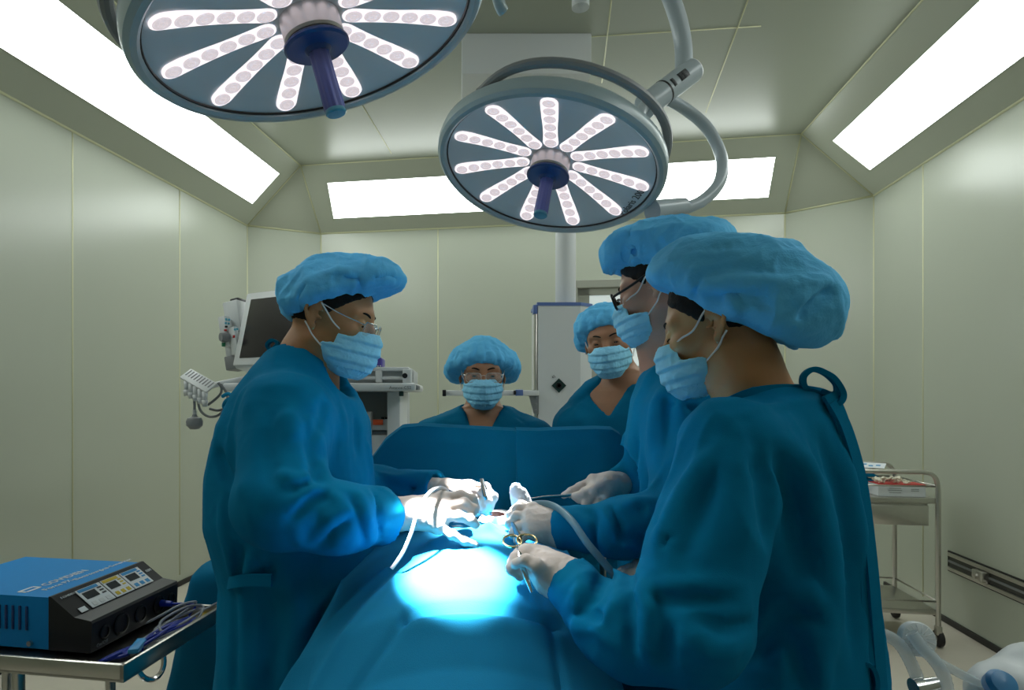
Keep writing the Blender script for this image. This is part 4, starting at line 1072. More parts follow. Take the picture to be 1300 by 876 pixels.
def build_head(root, hd, skin_m, neck, chest, maskm='mask', cap=None, glasses=None, hair_low=-.02, seed=0, step=.045, shut=False, mask_top=-.010):
    """neck: list of (point, radius); chest: function giving the covered trunk; cap: dict"""
    lo = np.array(hd.c) - .17; hi = np.array(hd.c) + .17
    for p, r in neck: lo = np.minimum(lo, np.array(p) - r - .02); hi = np.maximum(hi, np.array(p) + r + .02)
    npts = [p for p, r in neck]; nr = [r for p, r in neck]
    def body(P):
        d = face(hd.Q(P), not shut) * hd.s
        n = chain(P, npts, nr, .02)
        d = smin(d, n, .022)
        if chest is not None: d = smin(d, chest(P), .03)
        return d
    if chest is not None:
        lo = np.minimum(lo, np.array(npts[-1]) - V((.24, .22, .16))); hi = np.maximum(hi, np.array(npts[-1]) + V((.24, .22, .02)))
    sdf_obj('body', body, lo, hi, .0027, skin_m, root, None, 1)
    # eyes and brows
    for sx_ in (-1, 1):
        if shut:                                          # lowered lid: only the lashes show
            MB().tube(spline([hd.pt(sx_ * .021, .0835, -.003), hd.pt(sx_ * .031, .0868, -.0055), hd.pt(sx_ * .041, .0815, -.004), hd.pt(sx_ * .046, .0775, -.004)], 4), .0011, 6).build('eyelash', M['hair'], root)
        g = hd.pt(.031 * sx_, .0718, .001); look = (hd.f - hd.u * .35).normalized()
        Me = zframe(g, look, hd.r); r = .0122 * hd.s
        if not shut: ey = MB().lathe([(r * math.sin(a), r * math.cos(a)) for a in [PI * k / 14 for k in range(15)]][::-1], Me, 20, False).build('eye', M['eyewhite'], root)
        if not shut: MB().lathe([(.0074 * hd.s, r * .82), (.0068 * hd.s, r * .89), (.003, r * 1.0), (.0001, r * 1.012)], Me, 16).build('iris', M['iris'], ey)
        pts = [hd.pt(sx_ * x, y, z) for x, y, z in ((.012, .0880, .021), (.022, .0870, .0255), (.034, .0805, .0275), (.046, .0692, .0225))]
        MB().tube(spline(pts, 4), [.0016 + .0014 * math.sin(PI * (.15 + .8 * k / 12)) for k in range(13)], 8, True, .8).build('eyebrow', M['hair'], root)
    # hair under the cap
    def hair(P):
        Q = hd.Q(P); x, y, z = Q
        d = cranium(Q) - .0055
        fr = y - .072 + np.maximum(0, .06 - z) * 1.1      # hairline runs back from the forehead to in front of the ear
        d = smax(d, fr, .008)
        d = smax(d, hair_low - z + np.clip(y * .35, -.02, .02), .008)
        d = smax(d, -ell((np.abs(x), y, z), (.082, -.008, -.004), (.03, .021, .036)), .004)      # clear of the ears
        return d * hd.s
    sdf_obj('hair', hair, np.array(hd.c) - .15, np.array(hd.c) + .15, .004, M['hair'], root, lambda v, n: .0012 * crumple(v, 90, 4))
    # mask: a thin pleated shell over nose, mouth and chin
    def mask(P):
        Q = hd.Q(P); x, y, z = Q; ax = np.abs(x)
        ph = (-.014 - z) / .026
        edge = np.interp(z, [-.125, -.10, -.062, -.057, -.053, -.03], [.034, .026, step * .3, step * .4, step * .95, step] if step else [.022, .006, .002, .012, .026, .034])
        pleat = np.where((z < -.016) & (z > -.105), np.minimum(ph - np.floor(ph), (1 - (ph - np.floor(ph))) * 3) * .0052 * np.clip((y - edge - .003) / .016, 0, 1), 0)
        d = mask_form(Q) - pleat + .0008 * np.sin(ax * 170 + z * 60)
        d = np.maximum(d, -(mask_form(Q) + .0035))
        top = z - (mask_top - .16 * np.maximum(0, ax - .02))
        d = np.maximum(d, top); d = smax(d, edge - y, .002); d = np.maximum(d, -.128 - z)
        return d * hd.s
    mk = sdf_obj('face_mask', mask, np.array(hd.c) - .155, np.array(hd.c) + .155, .0019, M[maskm], root, lambda v, n: .0009 * crumple(v, 55, seed), 0)
    for sx_ in (-1, 1):
        upper = ((.054, step + .004, -.020), (.0675, .053, -.012), (.0720, .030, -.004)) if step > .06 else ((.0625, step + .004 if step else .038, -.021), (.0700, .030, -.006))
        for pts in (upper + ((.0775, .006, .020), (.0770, -.012, .034)), ((.0715 - .1 * step, .009 + step * .2, -.068), (.0755, -.004, -.048), (.0790, -.014, -.034), (.0800, -.024, -.022))):
            MB().tube(spline([hd.pt(sx_ * x, y, z) for x, y, z in pts], 5), .0017, 6).build('ear_loop', M['loop'], mk)
    # bouffant cap
    blobs = cap['blobs']; u0, sl = cap['rim']; pl = cap.get('pleats', 0); am = cap.get('amp', .005)
    nn_ = math.sqrt(1 + sl * sl)
    cfl = []
    def capf(P):
        Q = hd.Q0(P)
        d = cranium(hd.Q(P)) * hd.s - .008
        for c, r, t in blobs:
            a = math.radians(t); ca, sa = math.cos(a), math.sin(a)
            yy, zz = Q[1] - c[1], Q[2] - c[2]
            d = smin(d, ell((Q[0] - c[0], yy * ca + zz * sa, -yy * sa + zz * ca), (0, 0, 0), r), .03)
        rim = -(Q[2] - u0 - sl * Q[1]) / nn_
        if pl:
            an = np.arctan2(Q[0], Q[1] + .02)
            d = d - .0042 * np.sin(an * pl + 2 * np.sin(an * 3)) * np.exp(-np.maximum(0, -rim) / .055)
        d = smax(d, rim, .022)
        # elastic band hugging the head
        band = np.maximum(cranium(hd.Q(P)) * hd.s - .0075, np.abs(rim + .006) - .006)
        for pts, w, a_ in cfl: d = d - ridge(P, pts, w * .66, a_ * 1.9)
        return smin(d, band, .004)
    cl, ch = np.array(hd.c) - .26, np.array(hd.c) + .26
    cfl = onto(capf, cap.get('folds', ()))
    def cdisp(v, n): return 1.15 * am * crumple(v, cap.get('scale', 17) * .6, seed, 2) + .30 * am * crumple(v, cap.get('scale', 17) * 2.1, seed + 3, 2) + .08 * am * crumple(v, 75, seed + 9, 1)
    sdf_obj('scrub_cap', capf, cl, ch, .0034, M[cap.get('mat', 'cap')], root, cdisp, 1)
    if glasses: build_glasses(root, hd, *glasses)
def build_glasses(root, hd, kind, fm, dz=0):
    g = bpy.data.objects.new('glasses', None); COL.objects.link(g); g.parent = root; g.location = hd.pt(0, .10, 0) - wloc(root)
    w, h, rr, r = {'half': (.050, .027, .008, .0011), 'thin': (.050, .030, .010, .0009), 'thick': (.052, .034, .008, .0030)}[kind]
    for sx_ in (-1, 1):
        Mg = frame(hd.pt(sx_ * .0335, .1005, -.004 + dz), hd.r - hd.f * (.22 * sx_), hd.u + hd.f * .12)
        out = [Mg @ Vector((x, 0, y)) for x, y in rrect(w, h, rr)]
        top = [p for p in out]
        if kind == 'half': MB().tube([Mg @ Vector((x, 0, y)) for x, y in ((-w / 2, -.004), (-w / 2, h / 2 - .006), (-w / 2 + .006, h / 2), (w / 2 - .006, h / 2), (w / 2, h / 2 - .006), (w / 2, -.004))], r, 8).build('rim', fm, g)
        else: MB().tube(out, r, 8, False, 1, True).build('rim', fm, g)
        mb = MB(); mb.ring_strip([[p + hd.f * .0006 for p in out], [p - hd.f * .0006 for p in out]]); mb.build('lens', M['lensglass'], g, False)
        hx = w / 2 + .0335
        MB().tube(spline([hd.pt(sx_ * (hx - .001), .0955, .004 + dz), hd.pt(sx_ * .066, .085, .006 + dz), hd.pt(sx_ * .074, .040, .014 + dz * .5), hd.pt(sx_ * .077, -.004, .026), hd.pt(sx_ * .077, -.018, .022), hd.pt(sx_ * .075, -.028, .004)], 5), [max(.0012, r)] * 26, 8).build('temple', fm, g)
    MB().tube(spline([hd.pt(-.0095, .103, .002 + dz), hd.pt(0, .106, .005 + dz), hd.pt(.0095, .103, .002 + dz)], 5), r, 8).build('bridge', fm, g)
def px_rows(rows, Y0, cxo=0):
    return [(H - (y - CY) * Y0 / F, (cx - CX) * Y0 / F, Y0, a, b) for y, cx, a, b in rows]
def sleeve(P, pts, rs, cut=True, hole=True):
    d = chain(P, pts, rs, .03)
    if cut:
        a, b = Vector(pts[-2]), Vector(pts[-1]); t = (b - a).normalized()
        pl = (P[0] - b.x) * t.x + (P[1] - b.y) * t.y + (P[2] - b.z) * t.z
        d = np.maximum(d, pl)
        if hole: d = np.maximum(d, -cone(P, b - t * .05, b + t * .03, rs[-1] - .004, rs[-1] - .004))
    return d
def legs(root, x, y, fwd, m):
    f = Vector((fwd[0], fwd[1], 0)).normalized(); s = Vector((-f.y, f.x, 0)); c = V((x, y, 0))
    def tr_(P): return smin(chain(P, [c + s * .09 + up * .85, c + s * .10 + up * .48, c + s * .10 + up * .06], [.10, .075, .06]), chain(P, [c - s * .09 + up * .85, c - s * .10 + up * .48, c - s * .10 + up * .06], [.10, .075, .06]), .03)
    sdf_obj('trousers', tr_, np.array(c) - V((.25, .25, 0)) + V((0, 0, .03)), np.array(c) + V((.25, .25, .98)), .014, m, root, lambda v, n: .004 * crumple(v, 9, 5))
    for k in (-1, 1):
        b = c + s * .10 * k
        def sh(P, b=b): return np.maximum(smin(cone(P, b - f * .05 + up * .035, b + f * .14 + up * .025, .045, .040), cone(P, b - f * .03 + up * .06, b + f * .03 + up * .06, .045, .04), .03), .002 - P[2])
        sdf_obj('shoe', sh, np.array(b) - V((.22, .22, 0)) - V((0, 0, .01)), np.array(b) + V((.22, .22, .14)), .008, M['shoe'], root)
def garment(root, name, rows, fwd, arms, m, necks, folds, lo, hi, h=.0065, seed=0, amp=.005, scale=(9, 9, 4), vneck=None):
    """arms: (points, radii, open cuff or not); necks: hole chains; folds: (picture line, width, amount)"""
    def g0(P):
        d = stack(P, rows, fwd)
        for pts, rs, op in arms: d = smin(d, sleeve(P, pts, rs, True, False), .040)
        return d
    fl = onto(g0, folds)
    def g(P):
        d = g0(P)
        for pts, w, a_ in fl: d = d - ridge(P, pts, w * .78, a_ * 1.6)
        for pts, rs, op in arms:
            a, b = Vector(pts[-2]), Vector(pts[-1]); t = (b - a).normalized()
            d = np.maximum(d, np.where(chain(P, [a.lerp(b, .5), b + t * .1], [.09, .09]) < 0, (P[0] - b.x) * t.x + (P[1] - b.y) * t.y + (P[2] - b.z) * t.z, -1))
            if op: d = np.maximum(d, -cone(P, b - t * .03, b + t * .05, rs[-1] - .012, rs[-1] - .012))
        for pts, rs in necks: d = smax(d, -chain(P, pts, rs), .006)
        if vneck is not None: d = smax(d, -vneck(P), .004)
        return d
    return sdf_obj(name, g, lo, hi, h, m, root, lambda v, n: amp * crumple(v, scale, seed, 2) + .0006 * crumple(v, 40, seed + 5, 1), 2)
def band(name, pts, w, th, m, parent, side=None):
    """a flat cloth strap along a line"""
    P_ = spline(pts, 8); rings = []
    for i, p in enumerate(P_):
        t = (P_[min(i + 1, len(P_) - 1)] - P_[max(i - 1, 0)]).normalized()
        s = (side if side is not None else V((0, 1, 0))); s = (s - t * s.dot(t)).normalized(); n = t.cross(s)
        rings.append([p + s * w / 2 + n * th, p - s * w / 2 + n * th, p - s * w / 2 - n * th, p + s * w / 2 - n * th])
    mb = MB(); mb.ring_strip(rings); return mb.build(name, m, parent, True, 50)
def glove(root, wrist, fingers, thumb, rp=.013, m=None, wr=.030, fr=.0092):
    """wrist: points down the wrist; fingers: joints of the four fingers; thumb: joints of the thumb"""
    wp = [W(*q) for q in wrist]; fg = [[W(*q) for q in f] for f in fingers]; th = [W(*q) for q in thumb]
    allp = wp + [p for f in fg for p in f] + th
    lo = np.min([np.array(p) for p in allp], 0) - .045; hi = np.max([np.array(p) for p in allp], 0) + .045
    def g(P):
        d = chain(P, wp, [wr + .004] + [wr] * (len(wp) - 1), .01)
        e = wp[-1]
        mc = [f[0] for f in fg]
        for a in mc: d = smin(d, cone(P, e, a, wr * .72, rp), .014)
        d = smin(d, cone(P, mc[0], mc[3], rp, rp * .95), .010)
        d = smin(d, cone(P, (e + mc[0]) / 2, (e + mc[3]) / 2, wr * .6, wr * .6), .012)
        for k, f in enumerate(fg):
            s = (1, 1.03, .98, .86)[k] * fr
            rs = [s * 1.12, s * 1.03, s * .95, s * .84][:len(f)]
            d = smin(d, chain(P, f, rs, .003), .004)
            for j in f[1:-1]: d = smin(d, sph(P, j, s * 1.07), .004)
        d = smin(d, chain(P, [e.lerp(th[0], .35)] + th, [wr * .6, fr * 1.5, fr * 1.15, fr * .92][:len(th) + 1] + [fr * .9] * max(0, len(th) - 3), .006), .010)
        return d
    return sdf_obj('glove', g, lo, hi, .0022, m or M['glove'], root, lambda v, n: .0005 * crumple(v, 70, 3, 2), 1)

# ---- left surgeon
def person(x, y, label): return empty('person', V((x, y, 0)), label, 'person')
GF = M['gown']
pL = person(-.31, 1.36, 'person in teal gown at the left of the table, wearing metal half rim glasses')
hL = Head((-.272, 1.335, 1.535), (1, -.15), 15, 0, .97)
nL_ = [(hL.pt(0, -.020, -.045), .057), (W(392, 455, 1.345), .060), (W(384, 486, 1.36), .075), (W(380, 520, 1.36), .09)]
build_head(pL, hL, M['skin_tan'], nL_, None, 'mask',
    dict(blobs=[((0, .005, .056), (.090, .100, .078), 0), ((0, .088, .079), (.074, .074, .040), -6), ((0, -.045, .042), (.084, .056, .050), 0)], rim=(.030, .28), amp=.006, scale=19,
         folds=[([(367, 397), (368, 382), (398, 353)], .006, .008), ([(398, 352), (380, 376), (384, 391)], .005, -.007), ([(429, 322), (433, 345), (460, 347), (459, 360)], .005, .008), ([(436, 352), (455, 354), (460, 364)], .006, -.010),
                ([(433, 347), (444, 370)], .005, .007), ([(495, 333), (464, 339), (436, 347)], .005, .006), ([(470, 352), (490, 350), (503, 352)], .005, -.006), ([(398, 352), (418, 348), (432, 345)], .005, .006), ([(400, 372), (420, 366), (438, 372)], .006, .006), ([(362, 370), (375, 350), (392, 336)], .006, .005), ([(470, 362), (484, 358), (497, 356)], .004, .006)]),
    ('half', M['chrome']), -.035, 11)
rL = px_rows([(438, 372, .040, .055), (448, 378, .066, .09), (468, 379, .088, .13), (500, 377, .122, .17), (540, 376, .155, .19), (600, 373, .172, .195), (660, 374, .175, .195), (715, 381, .163, .185), (735, 384, .160, .183), (790, 384, .165, .195), (876, 379, .175, .21), (1000, 379, .19, .235), (1130, 379, .195, .25)], 1.36)
aL = [([W(366, 528, 1.20), W(352, 642, 1.075), W(430, 657, 1.12), W(493, 656, 1.19)], [.082, .070, .060, .052], True),
      ([W(390, 530, 1.52), W(440, 622, 1.56), W(555, 621, 1.42)], [.085, .062, .044], True)]
fL = [([(388, 545), (398, 590), (402, 614)], .012, -.022), ([(398, 540), (412, 585), (412, 612)], .012, .012), ([(360, 648), (388, 624), (414, 619)], .009, .014), ([(366, 660), (394, 634), (418, 632)], .008, -.014), ([(350, 600), (376, 612), (396, 606)], .010, .012), ([(356, 625), (378, 620), (398, 612)], .008, -.010),
      ([(396, 686), (415, 660), (442, 648)], .009, .013), ([(408, 690), (428, 668), (450, 655)], .008, -.011), ([(443, 626), (456, 662), (463, 690)], .008, -.013), ([(455, 625), (466, 660), (473, 690)], .008, .012), ([(472, 622), (478, 656), (482, 690)], .006, -.010), ([(372, 670), (380, 690), (400, 694)], .010, .010), ([(420, 625), (432, 640), (428, 662)], .007, .009),
      ([(276, 571), (295, 616), (312, 664)], .014, -.026), ([(290, 560), (308, 610), (326, 665)], .014, .016), ([(312, 655), (308, 690), (300, 735)], .012, -.018), ([(330, 675), (322, 705), (312, 735)], .012, .014), ([(350, 690), (346, 715), (335, 737)], .012, -.012), ([(283, 640), (290, 690), (296, 735)], .010, .012),
      ([(292, 746), (297, 812), (300, 876)], .011, -.018), ([(306, 746), (313, 812), (318, 876)], .014, .016), ([(336, 750), (345, 812), (345, 876)], .020, -.014), ([(372, 740), (380, 800), (378, 876)], .022, .014), ([(430, 700), (415, 760), (400, 840)], .018, -.012), ([(450, 700), (440, 740), (425, 790)], .014, .014),
      ([(330, 480), (318, 530), (318, 600)], .018, .010), ([(345, 520), (338, 570), (345, 620)], .016, -.010), ([(370, 470), (365, 520), (372, 560)], .018, .008), ([(412, 505), (405, 540), (396, 560)], .012, -.010), ([(432, 520), (430, 570), (418, 615)], .014, .010), ([(452, 530), (455, 580), (450, 620)], .012, -.010), ([(466, 560), (472, 600), (468, 630)], .010, .010), ([(480, 598), (505, 606), (548, 607)], .006, .008), ([(484, 612), (510, 618), (545, 624)], .006, -.008)]
gL = garment(pL, 'surgical_gown', rL, (1, -.06), aL, GF, [([W(384, 480, 1.36), W(394, 440, 1.35), W(405, 400, 1.35)], [.066, .064, .064]), ([W(405, 488, 1.345), W(432, 476, 1.335)], [.045, .055])], fL, (-.62, .95, .28), (.0, 1.80, 1.50), .0062, 21, .0045, (9, 9, 4))
band('gown_belt', [W(287, 742, 1.27), W(296, 739, 1.19), W(318, 736, 1.165), W(345, 737, 1.155)], .022, .003, GF, gL, up)
band('neck_tie', [W(345, 448, 1.33), W(340, 438, 1.32), W(346, 432, 1.31), W(353, 436, 1.31), W(348, 442, 1.31)], .014, .003, GF, gL, V((0, 1, 0)))
legs(pL, -.33, 1.37, (1, 0), M['scrub'])
glove(pL, [(470, 655, 1.17), (503, 653, 1.19), (524, 651, 1.19)],
      [[(562, 633, 1.215), (585, 629, 1.215), (599, 634, 1.22), (604, 645, 1.22)], [(566, 643, 1.195), (589, 639, 1.19), (601, 647, 1.19), (596, 657, 1.20)], [(563, 656, 1.18), (582, 655, 1.17), (597, 660, 1.175), (604, 666, 1.185)], [(556, 668, 1.175), (574, 679, 1.165), (590, 687, 1.165), (603, 691, 1.17)]],
      [(545, 638, 1.225), (566, 640, 1.25), (588, 645, 1.255), (601, 650, 1.25)], .014, None, .031, .0098)
glove(pL, [(535, 623, 1.44), (553, 624, 1.41), (566, 624, 1.39)],
      [[(596, 618, 1.37), (616, 619, 1.35), (626, 631, 1.335), (622, 645, 1.33)], [(593, 624, 1.35), (612, 627, 1.33), (620, 638, 1.325), (616, 648, 1.33)], [(590, 630, 1.34), (606, 636, 1.32), (611, 645, 1.32), (605, 651, 1.33)], [(585, 635, 1.335), (597, 642, 1.315), (601, 650, 1.32), (596, 654, 1.33)]],
      [(578, 634, 1.365), (594, 641, 1.37), (608, 646, 1.36), (617, 650, 1.35)], .014, None, .028, .0098)

# ---- right-hand doctor (behind the nearest nurse)
pM = person(.46, 1.47, 'person in teal gown with thick black glasses, standing second on the right side')
hM = Head((.452, 1.42, 1.612), (-.82, .57), 14, 0, .97)
nM = [(hM.pt(0, -.020, -.045), .058), (W(846, 440, 1.45), .062), (W(862, 470, 1.46), .085), (W(866, 500, 1.46), .09)]
build_head(pM, hM, M['skin_pink'], nM, None, 'mask',
    dict(blobs=[((0, .028, .088), (.094, .108, .074), 0), ((0, -.06, .075), (.098, .100, .072), 0)], rim=(.036, .10), amp=.006, scale=17,
         folds=[([(815, 275), (800, 292), (808, 330), (818, 350)], .006, -.008), ([(820, 280), (808, 296), (816, 332)], .006, .008), ([(768, 310), (783, 303), (800, 298)], .006, .007), ([(823, 293), (835, 323), (830, 345)], .006, .007), ([(790, 312), (795, 335), (792, 352)], .006, -.007), ([(772, 320), (778, 340), (776, 352)], .005, .006), ([(802, 325), (822, 333)], .005, .006)]),
    ('thick', M['black']), -.02, 23, .072)
rM = px_rows([(452, 862, .045, .06), (462, 864, .07, .10), (480, 866, .095, .15), (510, 868, .115, .185), (560, 868, .128, .2), (620, 866, .132, .2), (700, 866, .14, .2), (876, 866, .155, .21), (1090, 866, .17, .24)], 1.46)
aM = [([W(880, 528, 1.30), W(868, 655, 1.17), W(790, 670, 1.17), W(704, 671, 1.225)], [.085, .062, .050, .034], False), ([W(852, 525, 1.62), W(824, 622, 1.62), W(786, 617, 1.475)], [.085, .062, .042], True)]
fM = [([(793, 548), (788, 600), (784, 638)], .010, .012), ([(811, 555), (805, 595), (800, 632)], .010, -.016), ([(836, 498), (828, 570), (815, 632)], .014, .014), ([(775, 645), (792, 678), (830, 692)], .010, -.020), ([(800, 634), (824, 638), (824, 658)], .009, .014), ([(805, 646), (815, 650), (820, 645)], .007, -.016), ([(848, 500), (842, 560), (832, 630)], .014, -.012), ([(862, 500), (872, 560), (860, 640)], .016, .010),
      ([(722, 650), (742, 668), (738, 700)], .009, .010), ([(735, 645), (758, 662), (760, 700)], .009, -.010), ([(765, 640), (778, 668), (772, 702)], .010, .010), ([(790, 690), (810, 700), (838, 702)], .010, .008), ([(838, 496), (875, 510), (910, 532)], .008, .010), ([(842, 506), (878, 522), (906, 540)], .008, -.010)]
gM = garment(pM, 'surgical_gown', rM, (-.9, .42), aM, GF, [([W(862, 478, 1.46), W(850, 448, 1.45), W(838, 405, 1.43)], [.068, .065, .065])], fM, (.10, 1.0, .28), (.80, 1.82, 1.52), .0068, 31, .0045, (9, 9, 4))
legs(pM, .50, 1.50, (-1, .3), M['scrub'])
glove(pM, [(708, 671, 1.222), (700, 670, 1.225), (694, 668, 1.225)],
      [[(676, 647, 1.245), (658, 645, 1.255), (649, 654, 1.255), (650, 664, 1.25)], [(672, 655, 1.225), (656, 656, 1.235), (648, 665, 1.235), (653, 673, 1.23)], [(672, 665, 1.21), (659, 669, 1.215), (652, 677, 1.215), (657, 682, 1.22)], [(676, 675, 1.205), (664, 681, 1.205), (658, 687, 1.205), (663, 691, 1.21)]],
      [(690, 653, 1.255), (676, 646, 1.275), (662, 641, 1.285), (652, 648, 1.285)], .0135, None, .033, .0095)
glove(pM, [(800, 617, 1.50), (785, 615, 1.475), (775, 614, 1.465)],
      [[(753, 610, 1.465), (736, 618, 1.465), (725, 624, 1.46), (716, 629, 1.46)], [(755, 617, 1.445), (742, 625, 1.44), (736, 633, 1.435), (742, 637, 1.44)], [(760, 625, 1.435), (750, 633, 1.425), (744, 640, 1.42), (752, 642, 1.43)], [(767, 631, 1.43), (760, 638, 1.42), (755, 644, 1.42), (763, 645, 1.43)]],
      [(768, 614, 1.445), (754, 622, 1.425), (741, 627, 1.425), (729, 630, 1.43)], .0135, None, .027, .0095)

# ---- nearest nurse, seen from the side and slightly behind
pN = person(.50, 1.05, 'person in teal gown nearest on the right, with a large puffed blue cap')
hN = Head((.447, 1.085, 1.490), (-.83, .56), 13, 0, .96)
nN = [(hN.pt(0, -.022, -.045), .054), (W(938, 455, 1.06), .056), (W(948, 482, 1.05), .056), (W(962, 520, 1.05), .07)]
build_head(pN, hN, M['skin_olive'], nN, None, 'mask',
    dict(blobs=[((0, .020, .085), (.092, .105, .078), 0), ((0, -.085, .040), (.105, .105, .085), 14), ((0, -.03, .075), (.098, .10, .078), 0)], rim=(.026, .52), amp=.0055, scale=14,
         folds=[([(836, 318), (880, 324), (943, 321)], .007, .006), ([(869, 383), (872, 359), (886, 337)], .007, .009), ([(892, 345), (888, 362), (880, 380)], .007, -.008), ([(883, 368), (930, 360), (984, 357), (1039, 351)], .010, .011), ([(895, 378), (935, 374), (975, 378)], .013, -.010), ([(890, 350), (930, 343), (980, 343)], .014, -.007),
                ([(987, 305), (984, 330), (982, 357)], .004, .005), ([(921, 371), (938, 396), (951, 419)], .010, .011), ([(912, 392), (926, 404), (942, 424)], .008, -.007), ([(951, 424), (988, 412), (1017, 379), (1052, 350)], .012, .014), ([(968, 432), (1012, 408), (1040, 380), (1056, 362)], .020, -.014), ([(990, 411), (1006, 433), (1010, 445)], .005, .006), ([(1010, 425), (1040, 415), (1065, 400)], .006, .006), ([(1055, 345), (1062, 390), (1058, 430)], .007, .006), ([(850, 345), (856, 365), (862, 380)], .005, .006), ([(935, 385), (955, 380), (985, 390)], .009, -.008)]),
    None, -.035, 37, .068, True)
rN = px_rows([(489, 982, .040, .045), (496, 982, .062, .085), (510, 984, .080, .118), (535, 986, .094, .148), (575, 987, .108, .166), (640, 990, .120, .170), (720, 993, .130, .172), (800, 996, .138, .178), (876, 998, .145, .185), (1000, 1000, .16, .21), (1300, 1000, .17, .23)], 1.05)
aN = [([W(930, 575, .925), W(872, 792, .85), W(800, 805, .89), W(712, 736, 1.003)], [.080, .078, .062, .036], False), ([W(975, 560, 1.20), W(930, 728, 1.26), W(842, 726, 1.17)], [.08, .062, .045], True)]
fN = [([(956, 573), (969, 629), (976, 700)], .020, -.022), ([(935, 560), (938, 630), (935, 700)], .022, .012), ([(1010, 570), (1035, 629), (1053, 706), (1062, 800)], .018, .018), ([(988, 575), (1008, 640), (1022, 740)], .018, -.018), ([(1042, 560), (1062, 620), (1078, 720), (1086, 830)], .014, -.016), ([(1062, 560), (1082, 640), (1096, 740)], .012, .012), ([(906, 568), (866, 629), (836, 700)], .016, .014), ([(920, 590), (890, 650), (868, 720)], .016, -.010),
      ([(816, 765), (870, 762), (933, 760), (985, 735)], .010, -.012), ([(830, 745), (880, 742), (940, 740)], .010, .008), ([(985, 795), (1003, 776), (1030, 780)], .014, -.040), ([(994, 758), (1022, 750), (1046, 772), (1056, 830)], .013, .024), ([(900, 868), (955, 836), (995, 796)], .014, -.030), ([(1000, 800), (1015, 830), (1020, 876)], .016, -.020), ([(1035, 790), (1042, 830), (1044, 876)], .014, .012),
      ([(735, 706), (752, 722), (738, 750), (722, 768)], .008, .014), ([(748, 706), (768, 724), (756, 756), (736, 776)], .008, -.018), ([(770, 712), (790, 730), (780, 768), (762, 800)], .010, .018), ([(788, 720), (806, 745), (800, 790), (806, 830)], .009, -.020), ([(806, 735), (826, 770), (820, 820), (828, 852)], .011, .016), ([(722, 782), (748, 778), (772, 790)], .007, -.012), ([(730, 796), (756, 800), (780, 822)], .009, .012), ([(838, 740), (850, 790), (846, 850)], .012, -.012), ([(838, 662), (850, 682), (845, 700)], .006, -.010),
      ([(905, 548), (950, 524), (1000, 512), (1045, 514)], .008, .006), ([(870, 800), (900, 830), (940, 820)], .014, .010), ([(880, 780), (920, 800), (960, 790)], .012, -.010), ([(1070, 560), (1092, 640), (1104, 760), (1108, 870)], .007, -.010)]
gN = garment(pN, 'surgical_gown', rN, (-.82, .57), aN, GF, [([W(968, 508, 1.05), W(950, 470, 1.055), W(925, 425, 1.07)], [.062, .059, .058])], fN, (.10, .66, .28), (.86, 1.42, 1.42), .0055, 41, .0045, (9, 9, 4))
# collar binding and the ties down the back
Yt = .93
band('collar_binding', [W(908, 532, 1.0), W(925, 512, .985), W(955, 499, .975), W(995, 494, .975), W(1035, 498, .99), W(1050, 503, 1.01)], .016, .004, GF, gN, up)
band('neck_tie', [W(1040, 500, .985), W(1022, 492, .975), W(1020, 478, .97), W(1032, 469, .965), W(1048, 474, .96), W(1062, 488, .96), W(1060, 500, .965), W(1045, 498, .98)], .015, .004, GF, gN, V((.3, 1, 0)))
band('neck_tie', [W(1040, 470, .96), W(1058, 480, .955), W(1070, 500, .955), W(1064, 512, .955), W(1050, 505, .97)], .013, .004, GF, gN, V((.3, 1, 0)))
band('tie_strap', [W(1052, 500, .955), W(1066, 530, .95), W(1082, 590, .945), W(1094, 660, .94), W(1103, 740, .935), W(1108, 810, .93), W(1112, 900, .93)], .026, .003, GF, gN, V((1, .3, 0)))
band('tie_strap', [W(1056, 510, .95), W(1074, 545, .945), W(1092, 610, .935), W(1104, 700, .925), W(1112, 790, .92), W(1120, 905, .92)], .022, .003, GF, gN, V((1, .4, 0)))
band('tie_strap', [W(1088, 655, .93), W(1096, 700, .925), W(1098, 770, .92), W(1104, 845, .915)], .016, .003, GF, gN, V((1, .2, 0)))
band('waist_tie', [W(1085, 862, .93), W(1092, 842, .915), W(1106, 846, .91), W(1112, 868, .91), W(1104, 890, .91)], .014, .003, GF, gN, V((.2, 1, 0)))
legs(pN, .52, 1.06, (-.8, .57), M['scrub'])
glove(pN, [(718, 737, 1.0), (710, 732, 1.007), (702, 729, 1.01)],
      [[(668, 704, 1.03), (655, 709, 1.02), (650, 722, 1.01), (660, 731, 1.01)], [(674, 703, 1.045), (659, 704, 1.055), (652, 714, 1.05), (660, 722, 1.04)], [(684, 705, 1.055), (671, 701, 1.065), (662, 708, 1.065), (666, 716, 1.055)], [(694, 708, 1.06), (683, 701, 1.07), (676, 707, 1.075), (678, 715, 1.065)]],
      [(692, 728, .99), (681, 718, .98), (668, 711, .985), (656, 715, .995)], .015, None, .035, .0096)
glove(pN, [(864, 715, 1.22), (842, 721, 1.17), (832, 723, 1.16)],
      [[(812, 720, 1.16), (800, 723, 1.15), (791, 726, 1.15), (783, 730, 1.15)], [(812, 726, 1.145), (800, 730, 1.135), (792, 735, 1.13), (786, 740, 1.13)], [(813, 732, 1.13), (803, 737, 1.125), (797, 742, 1.12), (793, 747, 1.12)], [(816, 737, 1.12), (808, 742, 1.12), (803, 746, 1.115), (800, 751, 1.115)]],
      [(822, 723, 1.18), (810, 721, 1.185), (799, 722, 1.185)], .0135, None, .026, .0092)

